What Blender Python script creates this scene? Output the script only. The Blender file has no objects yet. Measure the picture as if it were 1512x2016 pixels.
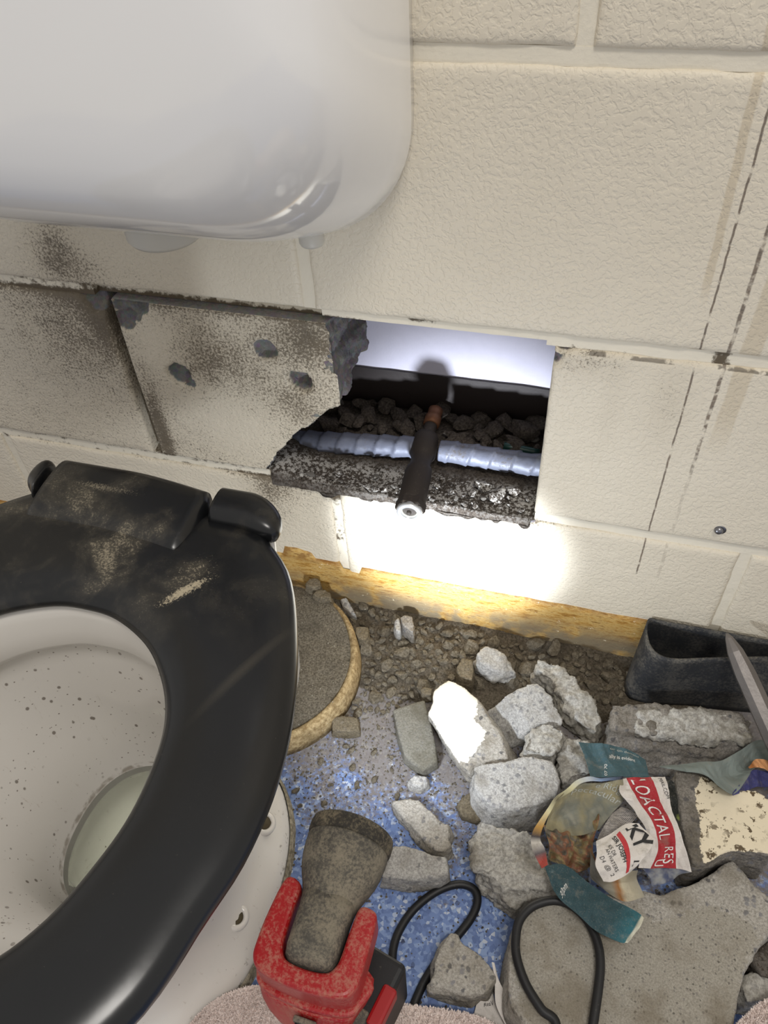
import bpy, bmesh, math, random
import numpy as np
from mathutils import Vector, Matrix

# ------------------------------------------------------------------ camera, world, lights
random.seed(4)
RNG = np.random.default_rng(7)
SC = bpy.context.scene
COL = SC.collection
FPX, YAW, PITCH, ROLL = 1530.0, 0.3263, -0.7994, -0.0725
CAMP = np.array([0.0333, -0.5326, 0.7515])


def _rx(a): return np.array([[1, 0, 0], [0, math.cos(a), -math.sin(a)], [0, math.sin(a), math.cos(a)]])
def _rz(a): return np.array([[math.cos(a), -math.sin(a), 0], [math.sin(a), math.cos(a), 0], [0, 0, 1]])


CR = _rz(YAW) @ _rx(PITCH) @ np.array([[1, 0, 0], [0, 0, -1], [0, 1, 0.]]) @ _rz(ROLL)
cam = bpy.data.cameras.new('camera')
cam.sensor_fit = 'VERTICAL'
cam.sensor_height = 24.0
cam.lens = FPX / 2016 * 24.0
cam.clip_start = 0.01
camo = bpy.data.objects.new('camera', cam)
COL.objects.link(camo)
M4 = Matrix([list(CR[i]) + [CAMP[i]] for i in range(3)] + [[0, 0, 0, 1]])
camo.matrix_world = M4
SC.camera = camo

SC.view_settings.view_transform = 'Standard'
SC.view_settings.look = 'None'
SC.view_settings.gamma = 1.0
SC.view_settings.use_curve_mapping = False
SC.view_settings.exposure = 0.16

w = bpy.data.worlds.new('world')
SC.world = w
w.use_nodes = True
w.node_tree.nodes['Background'].inputs[0].default_value = (1.0, 0.97, 0.93, 1)
w.node_tree.nodes['Background'].inputs[1].default_value = 0.50

ld = bpy.data.lights.new('ceiling_lamp', 'AREA')
ld.shape = 'RECTANGLE'
ld.size = 0.6
ld.size_y = 0.3
ld.energy = 17
ld.color = (1.0, 0.96, 0.9)
lo = bpy.data.objects.new('ceiling_lamp', ld)
lo.location = (0.45, -0.95, 2.3)
lo.rotation_euler = (math.radians(20), math.radians(8), 0)
COL.objects.link(lo)


# ------------------------------------------------------------------ geometry helpers
def ray(u, v): return CR @ np.array([(u - 756) / FPX, -(v - 1008) / FPX, -1.0])


def at(u, v, z=0.0):
    """photo pixel -> point on the horizontal plane at height z"""
    d = ray(u, v)
    return CAMP + d * ((z - CAMP[2]) / d[2])


def onwall(u, v, y=0.0):
    d = ray(u, v)
    return CAMP + d * ((y - CAMP[1]) / d[1])


def lin(*c):
    c = [x / 255 for x in c]
    return tuple(x / 12.92 if x <= .04045 else ((x + .055) / 1.055) ** 2.4 for x in c) + (1.0,)


def _h(ix, iy, iz, seed):
    n = (ix.astype(np.int64) * 374761393 + iy.astype(np.int64) * 668265263 + iz.astype(np.int64) * 2147483647 + seed * 974634777) & 0xffffffff
    n = ((n ^ (n >> 13)) * 1274126177) & 0xffffffff
    n = (n ^ (n >> 16)) & 0xffffff
    return n / float(0xffffff) * 2 - 1


def vnoise(P, freq, seed=0):
    Q = np.asarray(P, float) * freq + 1000.5
    I = np.floor(Q).astype(np.int64)
    Fq = Q - I
    Fq = Fq * Fq * (3 - 2 * Fq)
    r = 0
    for dx in (0, 1):
        for dy in (0, 1):
            for dz in (0, 1):
                wgt = (Fq[:, 0] if dx else 1 - Fq[:, 0]) * (Fq[:, 1] if dy else 1 - Fq[:, 1]) * (Fq[:, 2] if dz else 1 - Fq[:, 2])
                r = r + wgt * _h(I[:, 0] + dx, I[:, 1] + dy, I[:, 2] + dz, seed)
    return r


def fbm(P, freq, seed=0, oct=4, gain=.5):
    a, s, r = 1.0, 0.0, 0
    for k in range(oct):
        r = r + a * vnoise(P, freq * 2.03 ** k, seed + 17 * k)
        s += a
        a *= gain
    return r / s


def props(o, label=None, cat=None, group=None, kind=None):
    if label: o['label'] = label
    if cat: o['category'] = cat
    if group: o['group'] = group
    if kind: o['kind'] = kind
    return o


def link(name, me, mat=None, parent=None, smooth=False):
    o = bpy.data.objects.new(name, me)
    COL.objects.link(o)
    if mat is not None:
        for m in (mat if isinstance(mat, (list, tuple)) else [mat]):
            if m.name not in [x.name for x in me.materials if x]:
                me.materials.append(m)
    if parent: o.parent = parent
    if smooth: me.polygons.foreach_set('use_smooth', [True] * len(me.polygons))
    me.update()
    return o


def mesh(name, V, Fc):
    me = bpy.data.meshes.new(name)
    me.from_pydata([tuple(map(float, v)) for v in V], [], [tuple(map(int, f)) for f in Fc])
    me.update()
    return me


def empty(name, loc=(0, 0, 0), parent=None):
    o = bpy.data.objects.new(name, None)
    COL.objects.link(o)
    o.location = loc
    o.empty_display_size = .02
    if parent: o.parent = parent
    return o


def verts(me):
    a = np.empty(len(me.vertices) * 3)
    me.vertices.foreach_get('co', a)
    return a.reshape(-1, 3)


def setverts(me, V):
    me.vertices.foreach_set('co', np.ascontiguousarray(V, float).ravel())
    me.update()


def normals(me):
    a = np.empty(len(me.vertices) * 3, dtype=np.float32)
    me.vertex_normals.foreach_get('vector', a)
    return a.reshape(-1, 3).astype(float)


def attr(me, name, vals):
    a = me.attributes.new(name, 'FLOAT', 'POINT')
    a.data.foreach_set('value', np.ascontiguousarray(vals, dtype=np.float32))


def loft(rings, cap0=True, cap1=True, closed=True):
    """rings: list of (N,3) arrays"""
    n = len(rings[0])
    V = np.concatenate(rings)
    Fc = []
    for i in range(len(rings) - 1):
        for j in range(n if closed else n - 1):
            k = (j + 1) % n
            Fc.append((i * n + j, i * n + k, (i + 1) * n + k, (i + 1) * n + j))
    if closed and cap0: Fc.append(tuple(range(n))[::-1])
    if closed and cap1: Fc.append(tuple((len(rings) - 1) * n + j for j in range(n)))
    return V, Fc


def fixn(me):
    bm = bmesh.new()
    bm.from_mesh(me)
    bmesh.ops.recalc_face_normals(bm, faces=bm.faces)
    bm.to_mesh(me)
    bm.free()
    return me


def lathe(prof, n=40, axis=None, origin=(0, 0, 0)):
    """prof: list of (r, s); axis default +Z"""
    th = np.linspace(0, 2 * math.pi, n, endpoint=False)
    rings = [np.stack([r * np.cos(th), r * np.sin(th), np.full(n, s)], 1) for r, s in prof]
    V, Fc = loft(rings)
    if axis is not None:
        q = Vector((0, 0, 1)).rotation_difference(Vector(axis)).to_matrix()
        V = V @ np.array(q).T
    return V + np.array(origin), Fc


def catmull(P, n, closed=False):
    P = np.asarray(P, float)
    m = len(P)
    segs = m if closed else m - 1
    t = np.linspace(0, segs, n, endpoint=not closed)
    out = []
    for x in t:
        i = min(int(x), segs - 1)
        f = x - i
        if closed:
            p0, p1, p2, p3 = P[(i - 1) % m], P[i % m], P[(i + 1) % m], P[(i + 2) % m]
        else:
            p1, p2 = P[i], P[i + 1]
            p0 = P[i - 1] if i > 0 else 2 * p1 - p2
            p3 = P[i + 2] if i + 2 < m else 2 * p2 - p1
        out.append(.5 * ((2 * p1) + (-p0 + p2) * f + (2 * p0 - 5 * p1 + 4 * p2 - p3) * f * f + (-p0 + 3 * p1 - 3 * p2 + p3) * f ** 3))
    return np.array(out)


def tube(path, rad, n=12, caps=True):
    path = np.asarray(path, float)
    rad = np.broadcast_to(rad, (len(path),))
    T = np.gradient(path, axis=0)
    T /= np.linalg.norm(T, axis=1)[:, None] + 1e-12
    up = np.array([0, 0, 1.0]) if abs(T[0][2]) < .9 else np.array([1.0, 0, 0])
    N = np.cross(up, T[0])
    N /= np.linalg.norm(N)
    rings = []
    th = np.linspace(0, 2 * math.pi, n, endpoint=False)
    for i in range(len(path)):
        N = N - T[i] * (N @ T[i])
        N /= np.linalg.norm(N)
        B = np.cross(T[i], N)
        rings.append(path[i] + rad[i] * (np.cos(th)[:, None] * N + np.sin(th)[:, None] * B))
    return loft(rings, caps, caps)


def bevelbox(size, loc=(0, 0, 0), r=.003, seg=2, taper=None):
    bm = bmesh.new()
    bmesh.ops.create_cube(bm, size=1.0)
    for v in bm.verts:
        v.co = Vector((v.co.x * size[0], v.co.y * size[1], v.co.z * size[2]))
        if taper: v.co = Vector(taper(v.co))
    if r > 0: bmesh.ops.bevel(bm, geom=bm.edges[:], offset=r, segments=seg, affect='EDGES', profile=.5)
    for v in bm.verts: v.co += Vector(loc)
    me = bpy.data.meshes.new('box')
    bm.to_mesh(me)
    bm.free()
    return me


def prism(poly, z0, z1, bev=.003, seg=2):
    """extrude a 2-D outline (x, y) from z0 to z1 with bevelled rims"""
    bm = bmesh.new()
    vs = [bm.verts.new((p[0], p[1], z0)) for p in poly]
    f = bm.faces.new(vs)
    r = bmesh.ops.extrude_face_region(bm, geom=[f])
    for e in r['geom']:
        if isinstance(e, bmesh.types.BMVert): e.co.z = z1
    bmesh.ops.recalc_face_normals(bm, faces=bm.faces)
    if bev > 0:
        ed = [e for e in bm.edges if abs(e.verts[0].co.z - e.verts[1].co.z) < 1e-7]
        bmesh.ops.bevel(bm, geom=ed, offset=bev, segments=seg, affect='EDGES', profile=.5)
    me = bpy.data.meshes.new('prism')
    bm.to_mesh(me)
    bm.free()
    return me


def join(parts):
    V, Fc, k = [], [], 0
    for v, f in parts:
        V.append(np.asarray(v, float))
        Fc += [tuple(i + k for i in q) for q in f]
        k += len(v)
    return np.concatenate(V), Fc


def vf(me):
    return verts(me), [tuple(p.vertices) for p in me.polygons]


def remesh(me, vox):
    o = bpy.data.objects.new('tmp', me)
    COL.objects.link(o)
    md = o.modifiers.new('r', 'REMESH')
    md.mode = 'VOXEL'
    md.voxel_size = vox
    dg = bpy.context.evaluated_depsgraph_get()
    m2 = bpy.data.meshes.new_from_object(o.evaluated_get(dg))
    bpy.data.objects.remove(o)
    return m2


def inside(poly, X, Y):
    r = np.zeros(len(X), bool)
    n = len(poly)
    for i in range(n):
        x0, y0 = poly[i][:2]
        x1, y1 = poly[(i + 1) % n][:2]
        c = ((y0 > Y) != (y1 > Y)) & (X < (x1 - x0) * (Y - y0) / (y1 - y0 + 1e-15) + x0)
        r ^= c
    return r


# ------------------------------------------------------------------ material helpers
class NT:
    def __init__(self, name):
        self.m = bpy.data.materials.new(name)
        self.m.use_nodes = True
        self.t = self.m.node_tree
        self.b = self.t.nodes['Principled BSDF']
        self.g = self.t.nodes.new('ShaderNodeNewGeometry')
        self.tc = self.t.nodes.new('ShaderNodeTexCoord')
        self.pos = self.tc.outputs['Object']

    def n(self, k): return self.t.nodes.new(k)

    def put(self, sock, v):
        if hasattr(v, 'links') or isinstance(v, bpy.types.NodeSocket): self.t.links.new(v, sock)
        else: sock.default_value = v

    def noise(self, scale, detail=3, rough=.55, vec=None, dist=0, w=None):
        n = self.n('ShaderNodeTexNoise')
        self.put(n.inputs['Vector'], vec or self.pos)
        n.inputs['Scale'].default_value = scale
        n.inputs['Detail'].default_value = detail
        n.inputs['Roughness'].default_value = rough
        n.inputs['Distortion'].default_value = dist
        return n.outputs['Fac']

    def voro(self, scale, vec=None, feature='F1', out='Distance', rnd=1.0):
        n = self.n('ShaderNodeTexVoronoi')
        n.feature = feature
        self.put(n.inputs['Vector'], vec or self.pos)
        n.inputs['Scale'].default_value = scale
        n.inputs['Randomness'].default_value = rnd
        return n.outputs[out]

    def ramp(self, f, stops, interp='LINEAR'):
        n = self.n('ShaderNodeValToRGB')
        n.color_ramp.interpolation = interp
        e = n.color_ramp.elements
        while len(e) < len(stops): e.new(.5)
        for i, (p, c) in enumerate(stops):
            e[i].position = p
            e[i].color = c if len(c) == 4 else tuple(c) + (1,)
        self.put(n.inputs[0], f)
        return n.outputs[0]

    def step(self, f, a, b, lo=0.0, hi=1.0):
        n = self.n('ShaderNodeMapRange')
        n.interpolation_type = 'SMOOTHSTEP'
        self.put(n.inputs[0], f)
        for i, v in ((1, a), (2, b), (3, lo), (4, hi)): self.put(n.inputs[i], v)
        return n.outputs[0]

    def math(self, op, a, b=0.0, clamp=False):
        n = self.n('ShaderNodeMath')
        n.operation = op
        n.use_clamp = clamp
        self.put(n.inputs[0], a)
        self.put(n.inputs[1], b)
        return n.outputs[0]

    def mix(self, f, a, b, mode='MIX'):
        n = self.n('ShaderNodeMix')
        n.data_type = 'RGBA'
        n.blend_type = mode
        self.put(n.inputs[0], f)
        self.put(n.inputs[6], a)
        self.put(n.inputs[7], b)
        return n.outputs[2]

    def attr(self, name):
        n = self.n('ShaderNodeAttribute')
        n.attribute_name = name
        return n.outputs['Fac']

    def sep(self, v=None):
        n = self.n('ShaderNodeSeparateXYZ')
        self.put(n.inputs[0], v or self.pos)
        return n.outputs

    def map(self, scale=(1, 1, 1), rot=(0, 0, 0), vec=None):
        n = self.n('ShaderNodeMapping')
        self.put(n.inputs[0], vec or self.pos)
        n.inputs['Scale'].default_value = scale
        n.inputs['Rotation'].default_value = rot
        return n.outputs[0]

    def warp(self, scale, amt):
        n = self.n('ShaderNodeTexNoise')
        self.put(n.inputs['Vector'], self.pos)
        n.inputs['Scale'].default_value = scale
        n.inputs['Detail'].default_value = 2
        m = self.n('ShaderNodeVectorMath')
        m.operation = 'MULTIPLY_ADD'
        self.t.links.new(n.outputs['Color'], m.inputs[0])
        m.inputs[1].default_value = (amt,) * 3
        self.put(m.inputs[2], self.pos)
        return m.outputs[0]

    def bump(self, h, strength=.5, dist=.001, prev=None):
        n = self.n('ShaderNodeBump')
        n.inputs['Strength'].default_value = strength
        n.inputs['Distance'].default_value = dist
        self.put(n.inputs['Height'], h)
        if prev is not None: self.put(n.inputs['Normal'], prev)
        return n.outputs[0]

    def blob(self, c, r, p=None):
        """1 at the point c falling to 0 at the distance r (3-D, ellipsoidal)"""
        n = self.n('ShaderNodeVectorMath')
        n.operation = 'SUBTRACT'
        self.put(n.inputs[0], p or self.g.outputs['Position'])
        n.inputs[1].default_value = c
        m = self.n('ShaderNodeVectorMath')
        m.operation = 'DIVIDE'
        self.t.links.new(n.outputs[0], m.inputs[0])
        m.inputs[1].default_value = r
        k = self.n('ShaderNodeVectorMath')
        k.operation = 'LENGTH'
        self.t.links.new(m.outputs[0], k.inputs[0])
        return self.step(k.outputs['Value'], 1.0, 0.0)

    def done(self, color=None, rough=.6, normal=None, metal=0.0, spec=None, coat=None, **kw):
        if color is not None: self.put(self.b.inputs['Base Color'], color)
        self.put(self.b.inputs['Roughness'], rough)
        self.put(self.b.inputs['Metallic'], metal)
        if spec is not None: self.b.inputs['Specular IOR Level'].default_value = spec
        if coat is not None:
            self.b.inputs['Coat Weight'].default_value = coat
            self.b.inputs['Coat Roughness'].default_value = .05
        if normal is not None: self.put(self.b.inputs['Normal'], normal)
        for k, v in kw.items(): self.put(self.b.inputs[k], v)
        return self.m


MAT = {}


def mat_wall():
    t = NT('painted_block')
    t.pos = t.g.outputs['Position']
    cream = t.mix(t.noise(9, 3), lin(216, 206, 186), lin(226, 217, 199))
    speck = t.noise(430, 5, .75)
    patch = t.noise(60, 4, .65)
    d = t.attr('dirt')
    thr = t.math('SUBTRACT', 1.0, d)
    f1 = t.math('ADD', t.math('MULTIPLY', speck, .8), t.math('MULTIPLY', patch, .2))
    f1 = t.math('MULTIPLY', t.math('SUBTRACT', f1, .5), 2.7)
    m = t.step(t.math('SUBTRACT', t.math('ADD', f1, d), .5), -.12, .3)
    m = t.math('MULTIPLY', m, .92)
    dc = t.mix(t.noise(35, 3), lin(112, 100, 82), lin(84, 76, 64))
    c = t.mix(t.math('MULTIPLY', d, .75), cream, lin(176, 164, 143))
    c = t.mix(m, c, dc)
    # old pipe outline: two dirty lines and a smear
    s = t.sep()
    wob = t.math('MULTIPLY', t.math('SUBTRACT', t.noise(45, 3), .5), .003)
    x = t.math('ADD', s[0], wob)
    zr = t.math('MULTIPLY', t.step(s[2], .142, .150), t.step(s[2], .60, .592))
    brk = t.step(t.noise(90, 3), .40, .56)
    brk2 = t.step(t.noise(70, 3, vec=t.map((1.3, 1, 1))), .36, .5)
    l1 = t.math('MULTIPLY', t.step(t.math('ABSOLUTE', t.math('SUBTRACT', x, .1112)), .0011, .0004), brk2)
    l2 = t.math('MULTIPLY', t.step(t.math('ABSOLUTE', t.math('SUBTRACT', x, .1315)), .0019, .0008), brk)
    up = t.step(s[2], .27, .31)
    l2 = t.math('MULTIPLY', l2, t.math('ADD', t.math('MULTIPLY', up, .75), .25))
    ln = t.math('MULTIPLY', t.math('MAXIMUM', l1, l2), zr)
    sm = t.math('MULTIPLY', t.step(t.math('ABSOLUTE', t.math('SUBTRACT', x, t.math('ADD', .146, t.math('MULTIPLY', t.math('SUBTRACT', s[2], .4), .02)))), .008, .006),
                t.math('MULTIPLY', t.step(s[2], .30, .36), .5))
    sm2 = t.math('MULTIPLY', t.step(t.math('ABSOLUTE', t.math('SUBTRACT', x, t.math('ADD', .103, t.math('MULTIPLY', t.math('SUBTRACT', s[2], .5), -.02)))), .0035, .002),
                 t.math('MULTIPLY', t.step(s[2], .44, .47), .55))
    c = t.mix(t.math('MAXIMUM', sm, sm2), c, lin(190, 174, 146))
    c = t.mix(t.math('MULTIPLY', ln, .85), c, t.mix(t.noise(50, 2), lin(70, 64, 62), lin(120, 100, 80)))
    # hairline cracks where paint parted from the bed joints
    wz = t.math('ADD', s[2], t.math('MULTIPLY', t.math('SUBTRACT', t.noise(60, 3), .5), .0022))
    k1 = t.math('MULTIPLY', t.step(t.math('ABSOLUTE', t.math('SUBTRACT', wz, .2062)), .0011, .0004), t.step(t.noise(28, 3), .38, .48))
    k2 = t.math('MULTIPLY', t.step(t.math('ABSOLUTE', t.math('SUBTRACT', wz, .3928)), .0020, .0010), t.step(t.noise(40, 4, .6), .50, .56))
    kk_ = t.math('MULTIPLY', t.math('MAXIMUM', k1, t.math('MULTIPLY', k2, .7)), t.step(s[0], -.002, .004))
    c = t.mix(kk_, c, lin(70, 62, 52))
    # exposed concrete
    ag = t.voro(260, out='Color')
    conc = t.mix(t.noise(160, 4, .7), lin(92, 90, 92), lin(150, 147, 146))
    conc = t.mix(.25, conc, ag, 'MULTIPLY')
    b = t.attr('bare')
    c = t.mix(t.step(b, .35, .65), c, conc)
    pits = t.math('MULTIPLY', t.noise(250, 2, .5, dist=.5), 1)
    h1 = t.step(pits, .36, .56)
    nrm = t.bump(h1, .34, .0012)
    nrm = t.bump(t.noise(520, 3, .6), .22, .0006, nrm)
    return t.done(c, t.mix(b, (.5, .5, .5, 1), (.95, .95, .95, 1)), nrm, spec=.35)


def mat_mortar():
    t = NT('painted_mortar')
    t.pos = t.g.outputs['Position']
    d = t.attr('dirt')
    f = t.math('ADD', d, t.math('MULTIPLY', t.math('SUBTRACT', t.noise(150, 4, .7), .5), 1.6))
    c = t.mix(t.step(f, .35, .75), lin(224, 216, 198), lin(92, 80, 62))
    return t.done(c, .7, t.bump(t.noise(240, 4, .6), .5, .001))


def conc_nodes(t, c0, c1, agg=180, aggmix=.35, bump=.7, fine=500, dark=(70, 70, 74), amount=.5):
    c = t.mix(t.step(t.noise(fine, 4, .75), .3, .7), lin(*c0), lin(*c1))
    wv = t.warp(agg * 1.3, .9 / agg)
    v = t.voro(agg, wv, out='Color')
    dist = t.voro(agg, wv)
    sel = t.math('MULTIPLY', t.step(t.sep(v)[0], amount + .15, amount + .25), t.step(dist, .5, .25))
    c = t.mix(t.math('MULTIPLY', sel, aggmix * 2, True), c, t.mix(t.sep(v)[1], lin(*dark), lin(*[min(255, x + 70) for x in dark])))
    big = t.noise(30, 3)
    c = t.mix(t.step(big, .42, .7, 0, .6), c, lin(*[int(x * k_) for x, k_ in zip(c0, (.84, .80, .72))]))
    nr = t.bump(t.noise(fine * .6, 4, .7), bump, .0016)
    nr = t.bump(t.math('MULTIPLY', t.step(dist, .5, .1), 1), .3, .001, nr)
    return c, nr


def mat_concrete(name, *a, **k):
    t = NT(name)
    c, nr = conc_nodes(t, *a, **k)
    return t.done(c, .95, nr, spec=.2)


def mat_faced(name, base, face, jag=.005):
    """broken concrete whose one face is painted or smooth: the 'face' attribute is the distance (m) inside that face"""
    t = NT(name)
    c, nr = conc_nodes(t, *base[0], **base[1])
    c2, r2, n2 = face(t)
    d = t.math('ADD', t.attr('face'), t.math('MULTIPLY', t.math('SUBTRACT', t.noise(200, 5, .7), .5), jag * 2))
    f = t.step(d, -.0003, .0003)
    n = t.n('ShaderNodeMix')
    n.data_type = 'VECTOR'
    t.put(n.inputs[0], f)
    t.put(n.inputs[4], nr)
    t.put(n.inputs[5], n2)
    return t.done(t.mix(f, c, c2), t.step(f, 0, 1, .95, r2), n.outputs[1], spec=.25)


def mat_soil(name, a, b, sc=400):
    t = NT(name)
    t.pos = t.g.outputs['Position']
    c = t.mix(t.step(t.noise(sc, 4, .7), .3, .7), lin(*a), lin(*b))
    c = t.mix(t.step(t.noise(28, 3), .45, .7, 0, .5), c, lin(*[int((x + y) * .36) for x, y in zip(a, b)]))
    wht = t.math('MULTIPLY', t.step(t.voro(300), .16, .1), t.step(t.noise(120, 1), .62, .66))
    c = t.mix(wht, c, lin(200, 196, 186))
    return t.done(c, .97, t.bump(t.noise(sc * .7, 4, .75), .8, .002), spec=.15)


def mat_plain(name, col, rough=.5, metal=0.0, bump=0, bs=300, var=.12, dust=0.0, dustcol=(150, 138, 118), spec=None, coat=None):
    t = NT(name)
    c = lin(*col)
    dk = tuple(x * (1 - var) for x in c[:3]) + (1,)
    cc = t.mix(t.noise(bs * .2, 3), dk, c)
    rr = rough
    if dust > 0:
        up = t.sep(t.g.outputs['Normal'])[2]
        n = t.noise(350, 4, .75)
        n2 = t.noise(38, 3, .6)
        f = t.math('ADD', t.math('MULTIPLY', n, .6), t.math('MULTIPLY', n2, .5))
        f = t.math('MULTIPLY', t.step(f, .78 - dust * .5, .98 - dust * .45), t.step(up, -.2, .5, .25, 1.0))
        cc = t.mix(f, cc, lin(*dustcol))
        rr = t.step(f, 0, 1, rough, .95)
    nr = t.bump(t.noise(bs, 3, .6), bump, .0008) if bump else None
    return t.done(cc, rr, nr, metal, spec, coat)


def mat_floor():
    t = NT('blue_flecked_vinyl')
    v = t.voro(330, out='Color')
    s = t.sep(v)
    c = t.ramp(s[0], [(0, lin(94, 116, 166)), (.25, lin(116, 140, 190)), (.5, lin(140, 162, 204)), (.72, lin(106, 128, 178)), (.86, lin(178, 192, 216)), (.94, lin(192, 200, 214)), (.985, lin(62, 72, 104))], 'CONSTANT')
    v2 = t.sep(t.voro(150, out='Color'))
    c = t.mix(t.step(v2[1], .55, .9, 0, .45), c, lin(108, 132, 184))
    # grime that thickens towards the wall
    p = t.sep(t.g.outputs['Position'])
    nn = t.math('ADD', t.math('MULTIPLY', t.noise(240, 5, .75), .6), t.math('MULTIPLY', t.noise(22, 4, .6), .6))
    near = t.step(p[1], -.34, -.13)
    g = t.step(t.math('ADD', nn, t.math('MULTIPLY', near, .32)), .70, .86)
    c = t.mix(t.math('MULTIPLY', g, .85), c, t.mix(t.noise(500, 3), lin(96, 84, 66), lin(140, 130, 112)))
    return t.done(c, t.step(g, 0, 1, .42, .95), t.bump(t.noise(600, 3, .7), .25, .0006), spec=.4)


def mat_strip():
    t = NT('old_adhesive')
    t.pos = t.g.outputs['Position']
    st = t.map((1, 1, 5))
    n = t.math('ADD', t.math('MULTIPLY', t.noise(30, 5, .7, st), .6), t.math('MULTIPLY', t.noise(160, 4, .75, t.map((1, 1, 3))), .4))
    c = t.ramp(n, [(.26, lin(88, 58, 28)), (.36, lin(136, 94, 42)), (.45, lin(176, 134, 66)), (.53, lin(198, 166, 104)), (.60, lin(146, 108, 52)), (.72, lin(104, 72, 36))])
    z = t.sep()[2]
    low = t.math('MULTIPLY', t.step(z, .062, .02), t.step(t.noise(20, 4, .6), .36, .54))
    c = t.mix(t.math('MULTIPLY', low, .85), c, lin(122, 114, 98))
    top = t.math('MULTIPLY', t.step(z, .066, .078), t.step(t.noise(90, 3), .35, .55))
    c = t.mix(t.math('MULTIPLY', top, .6), c, lin(112, 66, 24))
    spots = t.step(t.noise(120, 4, .8), .66, .7)
    c = t.mix(spots, c, lin(226, 214, 186))
    return t.done(c, .6, t.bump(t.noise(200, 4, .7), .5, .0012), spec=.3)


def mat_seat():
    t = NT('black_seat_plastic')
    t.pos = t.g.outputs['Position']
    base = t.mix(t.noise(25, 3), lin(17, 18, 20), lin(24, 25, 27))
    n = t.noise(620, 4, .8)
    n2 = t.noise(26, 5, .6, dist=.3)
    film = t.math('MULTIPLY', t.step(n2, .42, .72), t.blob((-.29, -.22, .33), (.22, .12, .2)))
    spk = t.step(t.math('ADD', n, t.math('MULTIPLY', film, .28)), .62, .80)
    f = t.math('MULTIPLY', film, .16)
    # hand-swept dust streak
    P1, P2 = at(300, 1195, .33), at(425, 1135, .33)
    c0 = (P1 + P2) / 2
    ang = math.atan2(P2[1] - P1[1], P2[0] - P1[0])
    mp = t.n('ShaderNodeMapping')
    mp.vector_type = 'TEXTURE'
    t.put(mp.inputs[0], t.pos)
    mp.inputs['Location'].default_value = tuple(c0)
    mp.inputs['Rotation'].default_value = (0, 0, ang)
    sk = t.blob((0, 0, 0), (.036, .0085, .05), mp.outputs[0])
    sk2 = t.blob((.012, .010, 0), (.03, .03, .05), mp.outputs[0])
    sk = t.math('MAXIMUM', sk, t.math('MULTIPLY', sk2, .42))
    sm = t.step(t.math('ADD', t.math('MULTIPLY', sk, .85), t.math('MULTIPLY', t.math('SUBTRACT', n, .5), 2.2)), .38, .78)
    # long faint wipe
    Q1, Q2 = at(385, 1410, .33), at(575, 1230, .33)
    c1 = (Q1 + Q2) / 2
    mq = t.n('ShaderNodeMapping')
    mq.vector_type = 'TEXTURE'
    t.put(mq.inputs[0], t.pos)
    mq.inputs['Location'].default_value = tuple(c1)
    mq.inputs['Rotation'].default_value = (0, 0, math.atan2(Q2[1] - Q1[1], Q2[0] - Q1[0]))
    wp = t.math('MULTIPLY', t.blob((0, 0, 0), (.06, .006, .05), mq.outputs[0]), .07)
    back = t.blob((-.32, -.176, .335), (.075, .010, .03))
    bk = t.math('MULTIPLY', t.step(t.math('ADD', t.math('MULTIPLY', back, .6), t.math('MULTIPLY', t.math('SUBTRACT', n, .5), 1.4)), .38, .8), .6)
    gen = t.math('MULTIPLY', t.step(n, .70, .80), .25)
    tot = t.math('MAXIMUM', t.math('MAXIMUM', t.math('MAXIMUM', f, wp), t.math('MAXIMUM', bk, gen)), t.math('MAXIMUM', sm, t.math('MULTIPLY', spk, t.math('MULTIPLY', film, .7))))
    c = t.mix(tot, base, lin(176, 164, 140))
    return t.done(c, t.step(tot, 0, .8, .26, .9), t.bump(t.noise(90, 2), .04, .001), spec=.5)


def mat_porcelain(name, col, dirt=False):
    t = NT(name)
    t.pos = t.g.outputs['Position']
    c = lin(*col)
    r = .09
    if dirt:
        p = t.sep()
        sp = t.math('MULTIPLY', t.step(t.voro(95, t.map((1, 1, .7))), .17, .10), t.step(t.noise(24, 2), .42, .5))
        sp = t.math('MULTIPLY', sp, t.math('MULTIPLY', t.step(p[2], .262, .25), t.step(p[2], .075, .09)))
        fp = t.math('MULTIPLY', t.step(t.voro(190), .16, .10), t.step(t.noise(30, 2), .44, .54))
        sp = t.math('MAXIMUM', sp, t.math('MULTIPLY', fp, t.math('MULTIPLY', t.step(p[2], .262, .25), t.step(p[2], .075, .09))))
        st = t.math('MULTIPLY', t.step(t.noise(60, 4, .7, t.map((3, 3, .35))), .62, .72), t.math('MULTIPLY', t.step(p[2], .26, .2), .3))
        foot = t.math('MULTIPLY', t.step(t.math('ADD', t.math('MULTIPLY', p[2], -9), t.noise(120, 4, .75)), .42, .60), t.step(p[2], .07, .03))
        sp2 = t.math('MULTIPLY', t.step(t.noise(170, 3, .7), .70, .76), t.step(p[2], .12, .05))
        c = t.mix(t.math('MULTIPLY', st, .8), c, lin(150, 128, 104))
        c = t.mix(t.math('MULTIPLY', sp, .75), c, lin(88, 72, 58))
        c = t.mix(t.math('MULTIPLY', t.math('MAXIMUM', foot, sp2), .8), c, lin(104, 92, 74))
        wl = t.math('MULTIPLY', t.step(t.math('ABSOLUTE', t.math('SUBTRACT', p[2], .0745)), .004, .001), t.step(t.noise(90, 3), .4, .6))
        inn = t.step(t.math('ABSOLUTE', t.math('ADD', p[0], .284)), .075, .07)
        c = t.mix(t.math('MULTIPLY', t.math('MULTIPLY', wl, inn), .6), c, lin(120, 104, 82))
    return t.done(c, r, None, spec=.5, coat=.3)


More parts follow.
